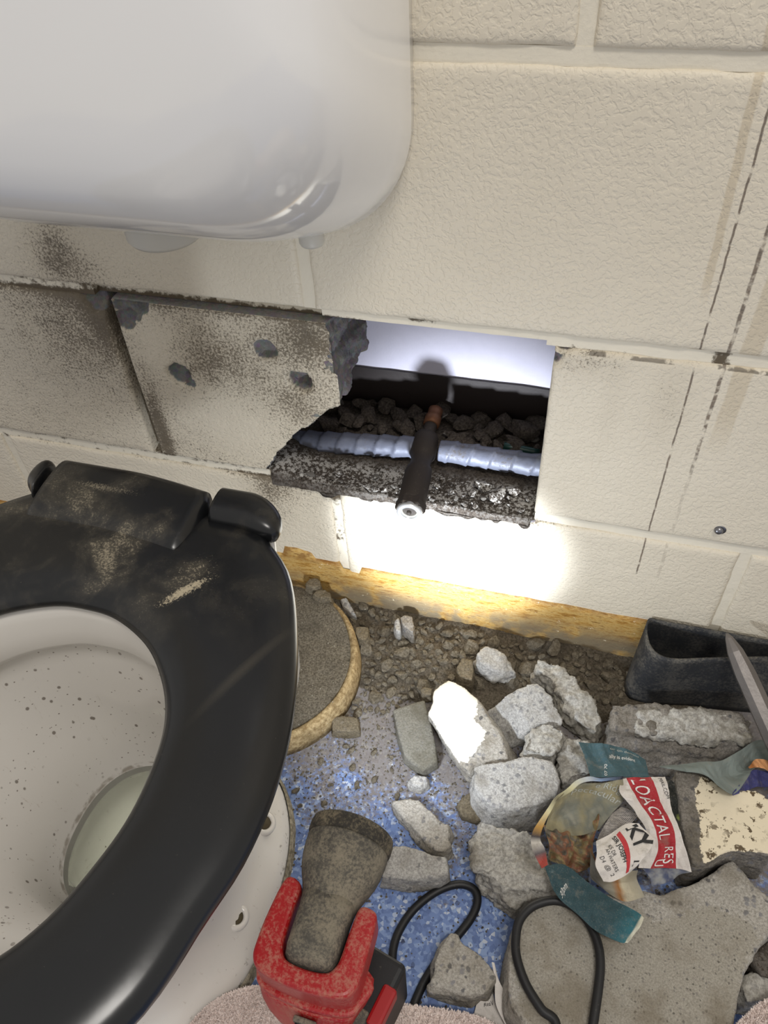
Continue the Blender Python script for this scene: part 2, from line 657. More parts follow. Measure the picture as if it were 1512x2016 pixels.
def mat_dirtyledge():
    t = NT('cavity_dirt')
    t.pos = t.g.outputs['Position']
    c = t.mix(t.step(t.noise(420, 4, .7), .3, .7), lin(52, 46, 41), lin(92, 84, 76))
    y = t.sep()[1]
    f = t.math('MULTIPLY', t.step(t.math('ADD', t.noise(260, 5, .75), t.math('MULTIPLY', t.noise(40, 2), .25)), .61, .67), t.math('MULTIPLY', t.step(y, .05, .03), t.step(y, -.002, .006, .15, 1.0)))
    c = t.mix(f, c, lin(178, 174, 168))
    return t.done(c, .97, t.bump(t.noise(300, 4, .75), .9, .002), spec=.15)


def mat_uv(name, fn, rough=.7):
    t = NT(name)
    uv = t.sep(t.tc.outputs['UV'])
    c = fn(t, uv[0], uv[1])
    n = t.noise(900, 3, .7)
    c = t.mix(t.step(n, .52, .8, 0, .5), c, lin(150, 142, 128))
    c = t.mix(t.step(t.noise(70, 4, .7), .55, .7, 0, .35), c, lin(140, 134, 122))
    return t.done(c, rough, t.bump(t.noise(90, 3), .25, .002), spec=.25)


MAT['wall'] = mat_wall()
MAT['mortar'] = mat_mortar()
MAT['floor'] = mat_floor()
MAT['strip'] = mat_strip()
MAT['seat'] = mat_seat()
MAT['porc'] = mat_porcelain('white_porcelain_pan', (228, 224, 218), True)
MAT['cist'] = mat_porcelain('white_porcelain_cistern', (243, 241, 238))
MAT['soil'] = mat_soil('damp_mortar_soil', (66, 60, 50), (112, 103, 90))
MAT['clod'] = mat_soil('mortar_clod', (84, 77, 64), (128, 120, 106))
MAT['cavdirt'] = mat_dirtyledge()
CONC = {'conc': (((140, 138, 135), (192, 190, 186)), {}),
        'conc_dk': (((104, 100, 94), (154, 148, 140)), {}),
        'rough': (((138, 135, 129), (194, 191, 184), 120, .12, 1.0, 300), {}),
        'slab': (((136, 131, 121), (170, 165, 154), 420, .35, .35, 700, (62, 58, 54), .6), {}),
        'gravel': (((140, 136, 128), (190, 185, 177), 190, .4, .9, 500, (66, 66, 70), .45), {}),
        'brown': (((88, 80, 66), (128, 118, 100), 200, .08, .6, 500), {}),
        'fillet': (((102, 100, 92), (138, 135, 126), 300, .1, .3, 500), {})}
for k_, v_ in CONC.items():
    MAT[k_] = mat_concrete({'conc': 'grey_block_concrete', 'conc_dk': 'dusty_block_concrete', 'rough': 'rough_broken_mortar', 'slab': 'smooth_slab_concrete', 'gravel': 'gravelly_break', 'brown': 'brown_mortar', 'fillet': 'smooth_mortar_fillet'}[k_], *v_[0])


def face_specked(t):
    n = t.step(t.noise(150, 3, .7), .55, .60)
    sel = t.step(t.noise(26, 2), .40, .5)
    c = t.mix(t.math('MULTIPLY', n, sel), lin(226, 214, 188), lin(96, 82, 62))
    return c, .55, t.bump(t.noise(160, 3), .4, .0012)


def face_white(t): return t.mix(t.noise(40, 3), lin(222, 215, 202), lin(232, 227, 216)), .5, t.bump(t.noise(160, 3), .3, .001)
def face_slab(t):
    c, n = conc_nodes(t, *CONC['slab'][0])
    return c, .95, n


MAT['shard_f'] = mat_faced('white_painted_concrete', CONC['gravel'], face_white)
MAT['piece_f'] = mat_faced('cream_painted_concrete', CONC['conc_dk'], face_specked)
MAT['slab_f'] = mat_faced('smooth_faced_concrete', CONC['gravel'], face_slab, .012)
MAT['white'] = mat_plain('white_chip', (214, 210, 200), .7)
MAT['rubber'] = mat_plain('black_vinyl_skirting', (38, 40, 44), .7, bump=.25, bs=200, dust=.62, dustcol=(104, 100, 92))
MAT['steel'] = mat_plain('worn_steel', (126, 120, 116), .4, .35, .3, 160, .5, dust=.3, dustcol=(158, 150, 142))
MAT['cable'] = mat_plain('black_cable_rubber', (22, 22, 24), .5, dust=.25, dustcol=(110, 104, 96))
MAT['red'] = mat_plain('red_tool_plastic', (168, 20, 26), .35, bump=.05, dust=.60, dustcol=(176, 116, 100))
MAT['redclean'] = mat_plain('red_latch_plastic', (160, 24, 28), .4, dust=.3, dustcol=(160, 120, 104))
MAT['greyrub'] = mat_plain('dusty_grey_rubber', (78, 75, 69), .8, bump=.2, bs=500, dust=.66, dustcol=(134, 126, 110))
MAT['blackpl'] = mat_plain('black_tool_plastic', (20, 20, 24), .45, dust=.28, dustcol=(120, 112, 98))
MAT['bezel'] = mat_plain('dark_dusty_bezel', (50, 47, 42), .85, bump=.3, bs=500, dust=.6, dustcol=(124, 114, 94))
MAT['silver'] = mat_plain('silver_pipe_tape', (112, 116, 132), .5, .15, .5, 120, .45, dust=.42, dustcol=(92, 84, 74))
MAT['tee'] = mat_plain('grimy_brown_fitting', (54, 46, 40), .7, .2, .4, 220, .4, dust=.3, dustcol=(104, 92, 78))
MAT['copper'] = mat_plain('dull_copper', (128, 86, 60), .55, .5, .3, 200, .3, dust=.3, dustcol=(104, 92, 78))
MAT['chrome'] = mat_plain('pale_metal_nut', (196, 196, 196), .35, .6, .1, 200, .15)
MAT['bore'] = mat_plain('pale_green_bore', (216, 222, 196), .5)
MAT['pvc'] = mat_plain('off_white_plastic', (206, 202, 192), .45, var=.06)
MAT['lens'] = mat_plain('torch_lens', (220, 224, 230), .1)
MAT['back'] = mat_plain('cavity_back_face', (212, 209, 224), .8, bump=.25, bs=420, var=.1)
MAT['screw'] = mat_plain('zinc_screw', (140, 140, 144), .3, .9, var=.2)
MAT['boltdirt'] = mat_plain('corroded_bolt_hole', (92, 82, 60), .8, .1, .6, 300, .5)
MAT['padrim'] = mat_soil('brown_pad_rim', (120, 98, 66), (176, 156, 118), 220)
MAT['padtop'] = mat_soil('gritty_pad_top', (70, 64, 54), (124, 116, 102), 520)
MAT['towel'] = mat_plain('pale_pink_terry', (243, 230, 224), .95, var=.05, bs=600)
MAT['white'] = mat_plain('white_chip', (214, 210, 200), .7)
MAT['green'] = mat_plain('dark_green_plastic', (26, 62, 54), .4, dust=.2)
t = NT('toilet_water')
t.b.inputs['Transmission Weight'].default_value = 1.0
t.b.inputs['IOR'].default_value = 1.33
MAT['water'] = t.done((.90, .93, .86, 1), .01)

# ------------------------------------------------------------------ setting: the block wall
XC = -.284
G = 10.0


def gauss(x, z, cx, cz, rx, rz): return np.exp(-(((x - cx) / rx) ** 2 + ((z - cz) / rz) ** 2))


def wall_dirt(x, z):
    """grime on the wall face, mm coordinates"""
    d = np.full_like(x, .06)
    d += .45 * gauss(x, z, -432, 446, 30, 45) + .30 * gauss(x, z, -415, 415, 110, 30)
    row = (z > 200) & (z < 400)
    d += np.where(row & (x < -398), .30 + .26 * gauss(x, z, -440, 350, 60, 60) + .4 * gauss(x, z, -412, 375, 14, 40), 0)
    d += np.where(row & (x >= -398) & (x < -150), .38 + .36 * gauss(x, z, -205, 375, 34, 26) - .22 * gauss(x, z, -300, 260, 50, 40)
                  - .22 * gauss(x, z, -360, 350, 22, 40) + .25 * gauss(x, z, -300, 340, 40, 30) + .2 * gauss(x, z, -225, 300, 30, 30)
                  + .5 * gauss(x, z, -385, 235, 10, 60), 0)
    d += np.where(row & (x > 0), .36 * gauss(x, z, 28, 385, 34, 16) + .26 * gauss(x, z, 100, 355, 16, 45) + .15 * gauss(x, z, 55, 340, 8, 50), 0)
    low = z < 200
    d += np.where(low, .42 * gauss(x, z, -275, 165, 32, 60) + .25 * gauss(x, z, -245, 185, 60, 22) + .30 * gauss(x, z, -150, 196, 140, 7)
                  + .85 * gauss(x, z, -20, 196, 36, 11) + .25 * gauss(x, z, -40, 150, 30, 40) + .30 * gauss(x, z, -200, 130, 40, 50), 0)
    # just under the cistern and beside joints
    for zj in (400, 200):
        d += np.where((z < zj), .16 * np.exp(-((z - zj + 4) / 5.0) ** 2), 0) * np.where(x < -150, 1.6, .6)
    d += .12 * gauss(x, z, -10, 480, 60, 90)
    d += np.where(z > 400, .9 * gauss(x, z, -105, 405, 14, 2.6), 0)
    return np.clip(d, 0, 1)


wall = empty('wall_back')
props(wall, 'cream painted concrete block wall with a knocked out block', None, kind='structure')


def block(x0, x1, z0, z1, res=.005, depth=.1, chips=()):
    nx = max(2, int((x1 - x0) / res)) + 1
    nz = max(2, int((z1 - z0) / res)) + 1
    R = .0045
    e = np.array([0, .0008, .002, R])
    xs = np.concatenate([x0 + e, np.linspace(x0 + R, x1 - R, nx)[1:-1], (x1 - e)[::-1]])
    zs = np.concatenate([z0 + e, np.linspace(z0 + R, z1 - R, nz)[1:-1], (z1 - e)[::-1]])
    X, Z = np.meshgrid(xs, zs)
    X, Z = X.ravel(), Z.ravel()
    P = np.stack([X, 0 * X, Z], 1)
    d = np.minimum(np.minimum(X - x0, x1 - X), np.minimum(Z - z0, z1 - Z))
    d = d + .0012 * fbm(P, 60, 3, 3)
    d = np.clip(d, 0, R)
    Y = R - np.sqrt(np.maximum(R * R - (R - d) ** 2, 0))
    Y = Y + .0006 * fbm(P, 90, 5, 3) + .0007 * fbm(P, 14, 8, 2)
    bare = np.zeros_like(X)
    for cx, cz, r, dep in chips:
        q = np.hypot(X - cx, Z - cz) / r + .5 * fbm(P, 110, 11, 3)
        k = np.clip(1.15 - q, 0, 1)
        Y = Y + dep * np.clip(k * 2.2, 0, 1)
        bare = np.maximum(bare, np.clip(k * 4, 0, 1))
    Y = np.where((d <= 0), np.maximum(Y, .001), Y)
    n, m = len(xs), len(zs)
    V = np.stack([X, Y, Z], 1)
    idx = np.arange(n * m).reshape(m, n)
    Fc = [(a, b, c, dd) for a, b, c, dd in zip(idx[:-1, :-1].ravel(), idx[:-1, 1:].ravel(), idx[1:, 1:].ravel(), idx[1:, :-1].ravel())]
    loop = list(idx[0, :-1]) + list(idx[:-1, -1]) + list(idx[-1, :0:-1]) + list(idx[:0:-1, 0])
    B = V[loop].copy()
    B[:, 1] = depth
    k = len(V)
    V = np.concatenate([V, B])
    L = len(loop)
    for j in range(L):
        Fc.append((loop[j], k + j, k + (j + 1) % L, loop[(j + 1) % L]))
    Fc.append(tuple(k + j for j in range(L)))
    me = mesh('block', V, Fc)
    attr(me, 'dirt', np.concatenate([wall_dirt(X * 1000, Z * 1000), np.full(L, .6)]))
    attr(me, 'bare', np.concatenate([bare, np.full(L, .8)]))
    o = link('block', me, MAT['wall'], wall, True)
    return o


J = .005
for r in range(0, 7):
    z0, z1 = r * .2 + J, r * .2 + .2 - J
    off = -.2 if r % 2 == 0 else 0.0
    for k in range(-3, 3):
        a, b = off + k * .4 + J, off + k * .4 + .4 - J
        if r == 1 and k == -1: continue
        fine = r < 4 and b > -.75 and a < .4
        chips = ()
        if r == 1 and k == -2: chips = ((-.408, .392, .014, .012),)
        if r == 1 and k == 0: chips = ((.005, .384, .006, .01), (.012, .396, .005, .01))
        if r == 0 and k in (-1, 0): chips = tuple((x, .195 + random.uniform(-.001, .002), random.uniform(.003, .0075), .006) for x in np.arange(-.262, .004, .0075) if a < x < b)
        if r == 0: z0 = -.01
        block(a, b, z0, z1, .005 if fine else .05, .1, chips)

# the half broken block left of the opening: outline in wall millimetres
brk = [onwall(u, v) for u, v in [(643, 641), (651, 665), (643, 694), (632, 726), (649, 758), (666, 783), (675, 798), (643, 811), (607, 811), (605, 830), (579, 859), (565, 876), (543, 897), (524, 931)]]
brk = [(p[0], min(p[2], .394)) for p in brk]
brk[0] = (brk[0][0], .394)
brk[-1] = (brk[-1][0], .206)
front = [(-.394, .206), (-.394, .394)] + brk
depthx = {0: .0}
back = [(-.394, .206), (-.394, .394), (-.178, .394), (-.186, .37), (-.196, .35), (-.186, .335), (-.19, .31), (-.20, .298), (-.205, .285), (-.235, .275), (-.25, .262), (-.262, .25), (-.268, .238), (-.28, .23), (-.285, .22), (-.29, .206)]
back = [(p[0] + .004, p[1]) for p in back]
bm = bmesh.new()
fv = [bm.verts.new((x, 0, z)) for x, z in front]
bv = [bm.verts.new((x, .098, z)) for x, z in back]
bm.faces.new(fv)
bm.faces.new(bv[::-1])
for i in range(len(fv)):
    j = (i + 1) % len(fv)
    bm.faces.new((fv[i], bv[i], bv[j], fv[j]))
bmesh.ops.triangulate(bm, faces=bm.faces)
bmesh.ops.recalc_face_normals(bm, faces=bm.faces)
me = bpy.data.meshes.new('b')
bm.to_mesh(me)
bm.free()
me = remesh(me, .0026)
V, N = verts(me), normals(me)
isf = (N[:, 1] < -.6) & (V[:, 1] < .004)
isbreak = (~isf) & (V[:, 0] > -.385) & (V[:, 2] < .392) & (V[:, 2] > .208) & (V[:, 1] < .095)
brokeedge = isbreak & (V[:, 1] < .006)
V2 = V.copy()
V2 += N * (np.where(isbreak, 1, 0) * (.006 * fbm(V, 45, 2, 3) + .003 * fbm(V, 160, 9, 3)))[:, None]
V2[:, 1] += np.where(isf, .0007 * fbm(V, 90, 5, 3) + .0008 * fbm(V, 14, 8, 2), 0)
bare = np.where(isf, 0.0, np.where(isbreak, 1.0, .6))
for cx, cz, r, dep in ((-.345, .319, .0125, .009), (-.249, .358, .0115, .008), (-.219, .327, .0115, .016), (-.378, .386, .015, .007), (-.366, .390, .011, .006), (-.386, .372, .010, .007), (-.335, .309, .006, .004)):
    q = np.hypot((V[:, 0] - cx), (V[:, 2] - cz)) / r + .45 * fbm(V, 120, 11, 3)
    k = np.clip(1.1 - q, 0, 1)
    V2[:, 1] += np.where(isf, dep * np.clip(k * 2.2, 0, 1), 0)
    bare = np.maximum(bare, np.where(isf, np.clip(k * 3.2, 0, 1), bare))
setverts(me, V2)
attr(me, 'dirt', np.where(isf, wall_dirt(V[:, 0] * 1000, V[:, 2] * 1000), .4))
attr(me, 'bare', bare)
o = link('broken_block', me, MAT['wall'], wall, True)
o['label'] = 'half broken block with drilled holes and ragged grey edge'

# mortar between the blocks (recessed, tooled); the joints round the broken block are raked out
mparts = []


def mortar_strip(x0, x1, z0, z1, y0=.0032, y1=.095):
    nx = max(2, int((x1 - x0) / .01)) + 1
    nz = max(2, int((z1 - z0) / .01)) + 1
    X, Z = np.meshgrid(np.linspace(x0, x1, nx), np.linspace(z0, z1, nz))
    X, Z = X.ravel(), Z.ravel()
    P = np.stack([X, 0 * X, Z], 1)
    Y = y0 + .0012 * fbm(P, 50, 21, 3)
    V = np.stack([X, Y, Z], 1)
    idx = np.arange(nx * nz).reshape(nz, nx)
    Fc = [q for q in zip(idx[:-1, :-1].ravel(), idx[:-1, 1:].ravel(), idx[1:, 1:].ravel(), idx[1:, :-1].ravel())]
    loop = list(idx[0, :-1]) + list(idx[:-1, -1]) + list(idx[-1, :0:-1]) + list(idx[:0:-1, 0])
    B = V[loop].copy()
    B[:, 1] = y1
    k, L = len(V), len(loop)
    V = np.concatenate([V, B])
    Fc += [(loop[j], k + j, k + (j + 1) % L, loop[(j + 1) % L]) for j in range(L)]
    mparts.append((V, Fc))


E1 = .0005
for r in range(0, 7):
    zj = r * .2
    off = -.2 if r % 2 == 0 else 0.0
    if r == 2:
        mortar_strip(-1.4, -.41, zj - J - E1, zj + J + E1)
        mortar_strip(-.41, -.19, zj - J - E1, zj + J + E1, .011)
        mortar_strip(-.19, -.002, zj - J + .004, zj + J + E1, .003)
        mortar_strip(-.002, 1.0, zj - J - E1, zj + J + E1)
    elif r == 1:
        mortar_strip(-1.4, -.262, zj - J - E1, zj + J + E1)
        mortar_strip(.006, 1.0, zj - J - E1, zj + J + E1)
    elif r > 0:
        mortar_strip(-1.4, 1.0, zj - J - E1, zj + J + E1)
    for k in range(-3, 4):
        xv = off + k * .4
        if r == 1 and k == 0: continue
        y0 = .03 if (r == 1 and k == -1) else .0034
        mortar_strip(xv - J - E1, xv + J + E1, max(zj + J, 0), zj + .2 - J, y0)
V, Fc = join(mparts)
me = mesh('mortar', V, Fc)
dm = wall_dirt(V[:, 0] * 1000, V[:, 2] * 1000)
dm = np.where((np.abs(V[:, 2] - .2) < .02) & (V[:, 0] > -.27) & (V[:, 0] < .006), 1.0, dm)
dm = np.where(V[:, 1] > .012, 1.0, dm)
dm = np.where((np.abs(V[:, 0] - .131) < .006) & (np.abs(V[:, 2] - .4) < .008), 1.0, dm)
dm = np.where((V[:, 0] < -.2) & (V[:, 2] < .41), np.clip(dm + .15, 0, 1), dm)
attr(me, 'dirt', dm)
link('mortar', me, MAT['mortar'], wall, False)

# inner face of the far shell seen through the opening
o = link('wall_cavity', bevelbox((1.6, .02, 1.2), (-.3, .1475, .59), 0), MAT['back'])
props(o, 'pale inner face at the back of the wall cavity', kind='structure')

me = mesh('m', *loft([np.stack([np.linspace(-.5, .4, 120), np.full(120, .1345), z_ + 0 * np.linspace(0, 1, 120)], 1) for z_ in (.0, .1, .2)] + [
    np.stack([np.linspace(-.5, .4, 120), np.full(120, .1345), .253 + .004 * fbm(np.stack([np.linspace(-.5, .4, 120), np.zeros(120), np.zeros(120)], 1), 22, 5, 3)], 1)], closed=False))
o = link('cavity_shade_strip', me, mat_plain('cavity_shade_brown', (40, 31, 29), .6, bump=.2), o)  # added dark strip: stands in for the shadow below the torchlit part
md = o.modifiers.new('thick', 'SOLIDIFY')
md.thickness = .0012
o['label'] = 'dark brown strip added as torch shadow on the lower cavity face'

# floor
V = [(-1.4, -1.5, 0), (1.0, -1.5, 0), (1.0, .135, 0), (-1.4, .135, 0)]
V = V + [(x, y, -.03) for x, y, z in V]
Fc = [(0, 1, 2, 3), (7, 6, 5, 4)] + [(i, i + 4, (i + 1) % 4 + 4, (i + 1) % 4) for i in range(4)]
props(link('floor', fixn(mesh('floor', V, Fc)), MAT['floor']), 'blue flecked vinyl floor', kind='structure')

# remains of the old skirting: brown yellow adhesive band on the foot of the wall
xs = np.arange(-.95, .1501, .004)
top = []
for x in xs:
    p = np.array([[x, 0, 0]])
    h = .076 + .004 * fbm(p, 25, 3, 4)[0] + (.010 if -.27 < x < -.235 else 0) * (1 + vnoise(p, 80, 4)[0]) - (.012 if -.205 < x < -.18 else 0)
    top.append(h)
rows = []
nz = 10
for k in range(nz + 1):
    f = k / nz
    zz = np.array(top) * f
    P = np.stack([xs, 0 * xs, zz], 1)
    rows.append(np.stack([xs, -.0022 - .0006 * fbm(P, 70, 6, 3) + (.0014 if k == nz else 0), zz], 1))
rows.append(np.stack([xs, np.full_like(xs, .0025), np.array(top)], 1))
rows.insert(0, np.stack([xs, np.full_like(xs, .0025), 0 * xs], 1))
V, Fc = loft(rows, closed=False)
props(link('trim_1', mesh('trim', V, Fc), MAT['strip'], None, True), 'yellow brown adhesive band left along the wall foot', kind='structure')

# round head screw in the wall
p = onwall(1415, 1043)
sc = empty('screw', (p[0], .001, p[2]))
props(sc, 'small round headed metal screw sticking out of the wall', 'screw')
V, Fc = lathe([(.0005, -.0052), (.0022, -.0048), (.0036, -.0034), (.0040, -.002), (.0040, -.001), (.0018, -.0008), (.0018, .004)], 20, (0, 1, 0))
link('screw_head', fixn(mesh('s', V, Fc)), MAT['screw'], sc, True)
V, Fc = lathe([(.0034, -.0012), (.0052, -.0012), (.0052, .0), (.0034, .0)], 20, (0, 1, 0), (.0012, 0, 0))
link('washer', fixn(mesh('s', V, Fc)), MAT['screw'], sc, True)

# ------------------------------------------------------------------ cistern
cis = empty('cistern', (XC, -.01, .485))
props(cis, 'white porcelain cistern hung on the block wall', 'cistern')


def rrect(hw, zb, zt, rb, rt, y, n=14):
    pts = []
    for cx, cz, r, a0 in ((hw - rb, zb + rb, rb, -90), (hw - rt, zt - rt, rt, 0), (-hw + rt, zt - rt, rt, 90), (-hw + rb, zb + rb, rb, 180)):
        for k in range(n):
            a = math.radians(a0 + 90 * k / (n - 1))
            pts.append((cx + r * math.cos(a), y, cz + r * math.sin(a)))
    return np.array(pts) + np.array([XC, 0, 0])


S = [(.001, .1785, .480, .085), (-.012, .1795, .479, .086), (-.04, .1795, .489, .09), (-.07, .178, .501, .095), (-.092, .176, .511, .097), (-.110, .173, .521, .098), (-.126, .168, .532, .098), (-.138, .161, .543, .096), (-.147, .152, .553, .092), (-.153, .142, .567, .088), (-.156, .130, .582, .082), (-.1575, .112, .60, .075), (-.158, .08, .63, .06), (-.158, .04, .67, .035)]
rings = [rrect(hw, zb, .80 - (.1785 - hw) * .6, rb, min(.03, rb), y) for y, hw, zb, rb in S]
V, Fc = loft(rings)
V = V - np.array([XC, -.01, .485])
link('tank', fixn(mesh('tank', V, Fc)), MAT['cist'], cis, True)
lid = bevelbox((.375, .165, .03), (0, -.073, .335), .01, 3)
link('lid', lid, MAT['cist'], cis, True)
V, Fc = lathe([(.02, .05), (.0275, .05), (.0275, .0), (.0285, -.001), (.0275, -.003), (.0285, -.005), (.0275, -.007), (.0285, -.009), (.0275, -.011), (.0285, -.013), (.026, -.0165), (.022, -.0165), (.022, .03)], 40, None, (.003, -.046, .0225))
link('flush_outlet', fixn(mesh('o', V, Fc)), MAT['pvc'], cis, True)
V, Fc = lathe([(.006, .05), (.0088, .05), (.0088, .008), (.0095, .006), (.0095, -.002), (.0085, -.004), (.005, -.004)], 24, None, (.1075, -.022, .001))
link('inlet_boss', fixn(mesh('o', V, Fc)), MAT['pvc'], cis, True)

# ------------------------------------------------------------------ toilet pan
rim_pts = [(0, -146), (70, -147), (95, -155), (108, -180), (132, -214), (153, -263), (170, -317), (176, -363), (174, -405), (167, -439), (150, -492), (110, -545), (60, -572), (0, -580)]
foot_pts = [(0, -215), (60, -220), (82, -233), (98, -250), (113, -277), (121, -305), (125, -336), (127, -371), (123, -397), (117, -418), (95, -470), (50, -500), (0, -510)]
seat_out = [(0, -170), (60, -170), (90, -174), (108, -186), (135, -214), (158, -263), (175, -317), (181.5, -363), (180, -405), (172, -439), (157, -492), (115, -550), (60, -580), (0, -590)]
seat_in = [(0, -273), (26, -276), (58, -291), (81, -313), (96, -337), (103, -363), (105, -398), (100, -428), (89, -461), (70, -488), (38, -508), (0, -515)]
TH = np.linspace(0, 2 * math.pi, 120, endpoint=False)


def polar(pts, cy, th=TH):
    pts = [(x, y) for x, y in pts]
    full = pts + [(-x, y) for x, y in pts[::-1][1:-1]]
    d = catmull(np.array(full, float), 800, True)
    a = np.arctan2(d[:, 1] - cy, d[:, 0])
    r = np.hypot(d[:, 0], d[:, 1] - cy)
    i = np.argsort(a)
    a, r = a[i], r[i]
    a = np.concatenate([a - 2 * math.pi, a, a + 2 * math.pi])
    r = np.concatenate([r, r, r])
    t = (th + math.pi) % (2 * math.pi) - math.pi
    return np.interp(t, a, r)


CY = -350.0
rim_r, foot_r = polar(rim_pts, CY), polar(foot_pts, CY)


def ring(r, z, cy=CY): return np.stack([r * np.cos(TH) / 1000, (r * np.sin(TH) + cy) / 1000, np.full(len(TH), z)], 1)


def ell(a, yb, yf, z, p=2.3):
    cy, b = (yb + yf) / 2, (yb - yf) / 2
    c, s = np.cos(TH), np.sin(TH)
    return np.stack([a * np.sign(c) * np.abs(c) ** (2 / p) / 1000, (b * np.sign(s) * np.abs(s) ** (2 / p) + cy) / 1000, np.full(len(TH), z)], 1)


inr = polar(seat_in, CY)
toi = empty('toilet', (XC, -.36, 0))
props(toi, 'white porcelain toilet pan with black seat beside the rubble', 'toilet')
OFF = np.array([0, -.36, 0])
rear = np.clip((np.sin(TH) - .30) / .35, 0, 1)
rear = rear * rear * (3 - 2 * rear)


def body(a, b, z): return ring(b * rear + a * (1 - rear), z)


outer = [ring(foot_r * .99, 0), ring(foot_r, .006), ring(foot_r * .985, .014), ring(foot_r * .94, .022), ring(foot_r * .86, .034), ring(foot_r * .80, .046), ring(foot_r * .755, .065), ring(foot_r * .735, .10),
         body(foot_r * .72 + rim_r * .06, foot_r * .35 + rim_r * .40, .15), body(foot_r * .52 + rim_r * .27, foot_r * .2 + rim_r * .66, .185), body(foot_r * .34 + rim_r * .45, foot_r * .08 + rim_r * .85, .205), body(foot_r * .2 + rim_r * .60, rim_r * .965, .222), body(foot_r * .1 + rim_r * .72, rim_r * .985, .24), body(rim_r * .87, rim_r * .99, .258), body(rim_r * .93, rim_r * .99, .268), body(rim_r * .955, rim_r * .99, .28), body(rim_r * .96, rim_r, .298), body(rim_r * .955, rim_r * .99, .306), ring(rim_r * .94, .309)]
inner = [ring(inr * 1.10, .309), ring(inr * 1.06, .306), ring(inr * 1.045, .298), ring(inr * 1.035, .282), ring(inr * 1.04, .266), ring(inr * 1.07, .259), ring(inr * 1.13, .258), ring(inr * 1.17, .254), ring(inr * 1.16, .23),
         ell(98, -262, -455, .19), ell(76, -264, -425, .14), ell(64, -268, -412, .10), ell(58, -273, -408, .074), ell(50, -280, -400, .05), ell(40, -290, -390, .03), ell(20, -315, -365, .022)]
V, Fc = loft(outer + inner)
link('pan', fixn(mesh('pan', V - OFF, Fc)), MAT['porc'], toi, True)
V, Fc = loft([ell(57.5, -273, -408, .060), ell(58, -272.5, -408.5, .0715)])
link('water', fixn(mesh('water', V - OFF, Fc)), MAT['water'], toi, True)
for u, v in ((465, 1805), (520, 1620)):
    q = at(u, v, .04)
    hh = empty('bolt_hole', (q[0] - XC, q[1] + .36, .0395), toi)
    bpy.data.objects.remove(hh)
    V, Fc = lathe([(.006, -.001), (.006, .0006), (.0072, .0024), (.0092, .0022), (.0112, .0006), (.0115, -.004)], 22, (.42, 0, .9), (q[0] - XC, q[1] + .36, .0398))
    o = link('bolt_collar', fixn(mesh('c', V, Fc)), MAT['porc'], toi, True)
    V, Fc = lathe([(.0008, .0018), (.0042, .0014), (.0072, .0002), (.0072, -.004)], 14, (.42, 0, .9), (q[0] - XC, q[1] + .36, .0400))
    V = V + .0007 * fbm(V, 400, 5, 2)[:, None]
    o2 = link('bolt', fixn(mesh('c', V, Fc)), MAT['boltdirt'], toi, True)
# silicone / grime fillet round the foot
V, Fc = loft([ring(foot_r * 1.0, .011), ring(foot_r * 1.012, .010), ring(foot_r * 1.018 + 1.5 * fbm(ring(foot_r, 0), 40, 3, 3), .003), ring(foot_r * 1.028 + 2.0 * fbm(ring(foot_r, 0), 60, 8, 3), .0)], False, False)
link('floor_sealant', mesh('seal', V - OFF, Fc), mat_soil('grimy_sealant', (104, 96, 80), (176, 168, 150), 200), toi, True)

# seat: ring with rounded rims
SY = -370.0
so, si = polar(seat_out, SY), polar(seat_in, SY)


def sring(f, z, inset=0.0):
    r = so * (1 - f) + si * f
    r = r + inset
    return np.stack([r * np.cos(TH) / 1000, (r * np.sin(TH) + SY) / 1000, np.full(len(TH), z)], 1)


prof = [sring(0, .312, -5), sring(0, .313, -1.5), sring(0, .3155, 0), sring(0, .3195, 0), sring(0, .3235, -2), sring(0, .3262, -5), sring(.12, .3288), sring(.28, .3310), sring(.45, .3318), sring(.62, .3312), sring(.78, .3292), sring(.90, .3262), sring(.965, .3225), sring(1, .3180), sring(1, .3145, 1), sring(1, .312, 3)]
V, Fc = loft(prof, False, False)
n = len(TH)
Fc += [((len(prof) - 1) * n + j, (len(prof) - 1) * n + (j + 1) % n, (j + 1) % n, j) for j in range(n)]
seat = link('seat', fixn(mesh('seat', V - OFF, Fc)), MAT['seat'], toi, True)


def knuckle(x0, x1, rnd0, rnd1, name, r0=.0175):
    xs = np.linspace(0, 1, 25)
    rings = []
    th = np.linspace(0, 2 * math.pi, 28, endpoint=False)
    for f in xs:
        x = x0 + (x1 - x0) * f
        k = 1.0
        if rnd0 > 0 and (x - x0) < rnd0: k = math.sqrt(max(0, 1 - (1 - (x - x0) / rnd0) ** 2)) * .8 + .2
        if rnd1 > 0 and (x1 - x) < rnd1: k = min(k, math.sqrt(max(0, 1 - (1 - (x1 - x) / rnd1) ** 2)) * .8 + .2)
        c, s = np.cos(th), np.sin(th)
        yy = -.1655 + r0 * 1.0 * k * np.sign(c) * np.abs(c) ** .8
        if rnd1 > 0: yy = yy - .012 * max(0, (f - .45)) ** 1.5 * 2
        zz = .3235 + .0155 * k * np.sign(s) * np.abs(s) ** .8
        if name == 'hinge_barrel':
            tail = np.clip(-c, 0, 1) ** 1.5
            yy = yy - .028 * tail
            zz = zz + .002 * tail
        rings.append(np.stack([np.full(len(th), x), yy, zz], 1))
    V, Fc = loft(rings)
    return link(name, fixn(mesh(name, V - OFF, Fc)), MAT['seat'], toi, True)


knuckle(-.110, -.0925, .014, .002, 'hinge_cap')
knuckle(-.0905, .0525, .003, .003, 'hinge_barrel', .0195)
knuckle(.0550, .1125, .002, .03, 'hinge_cap', .018)

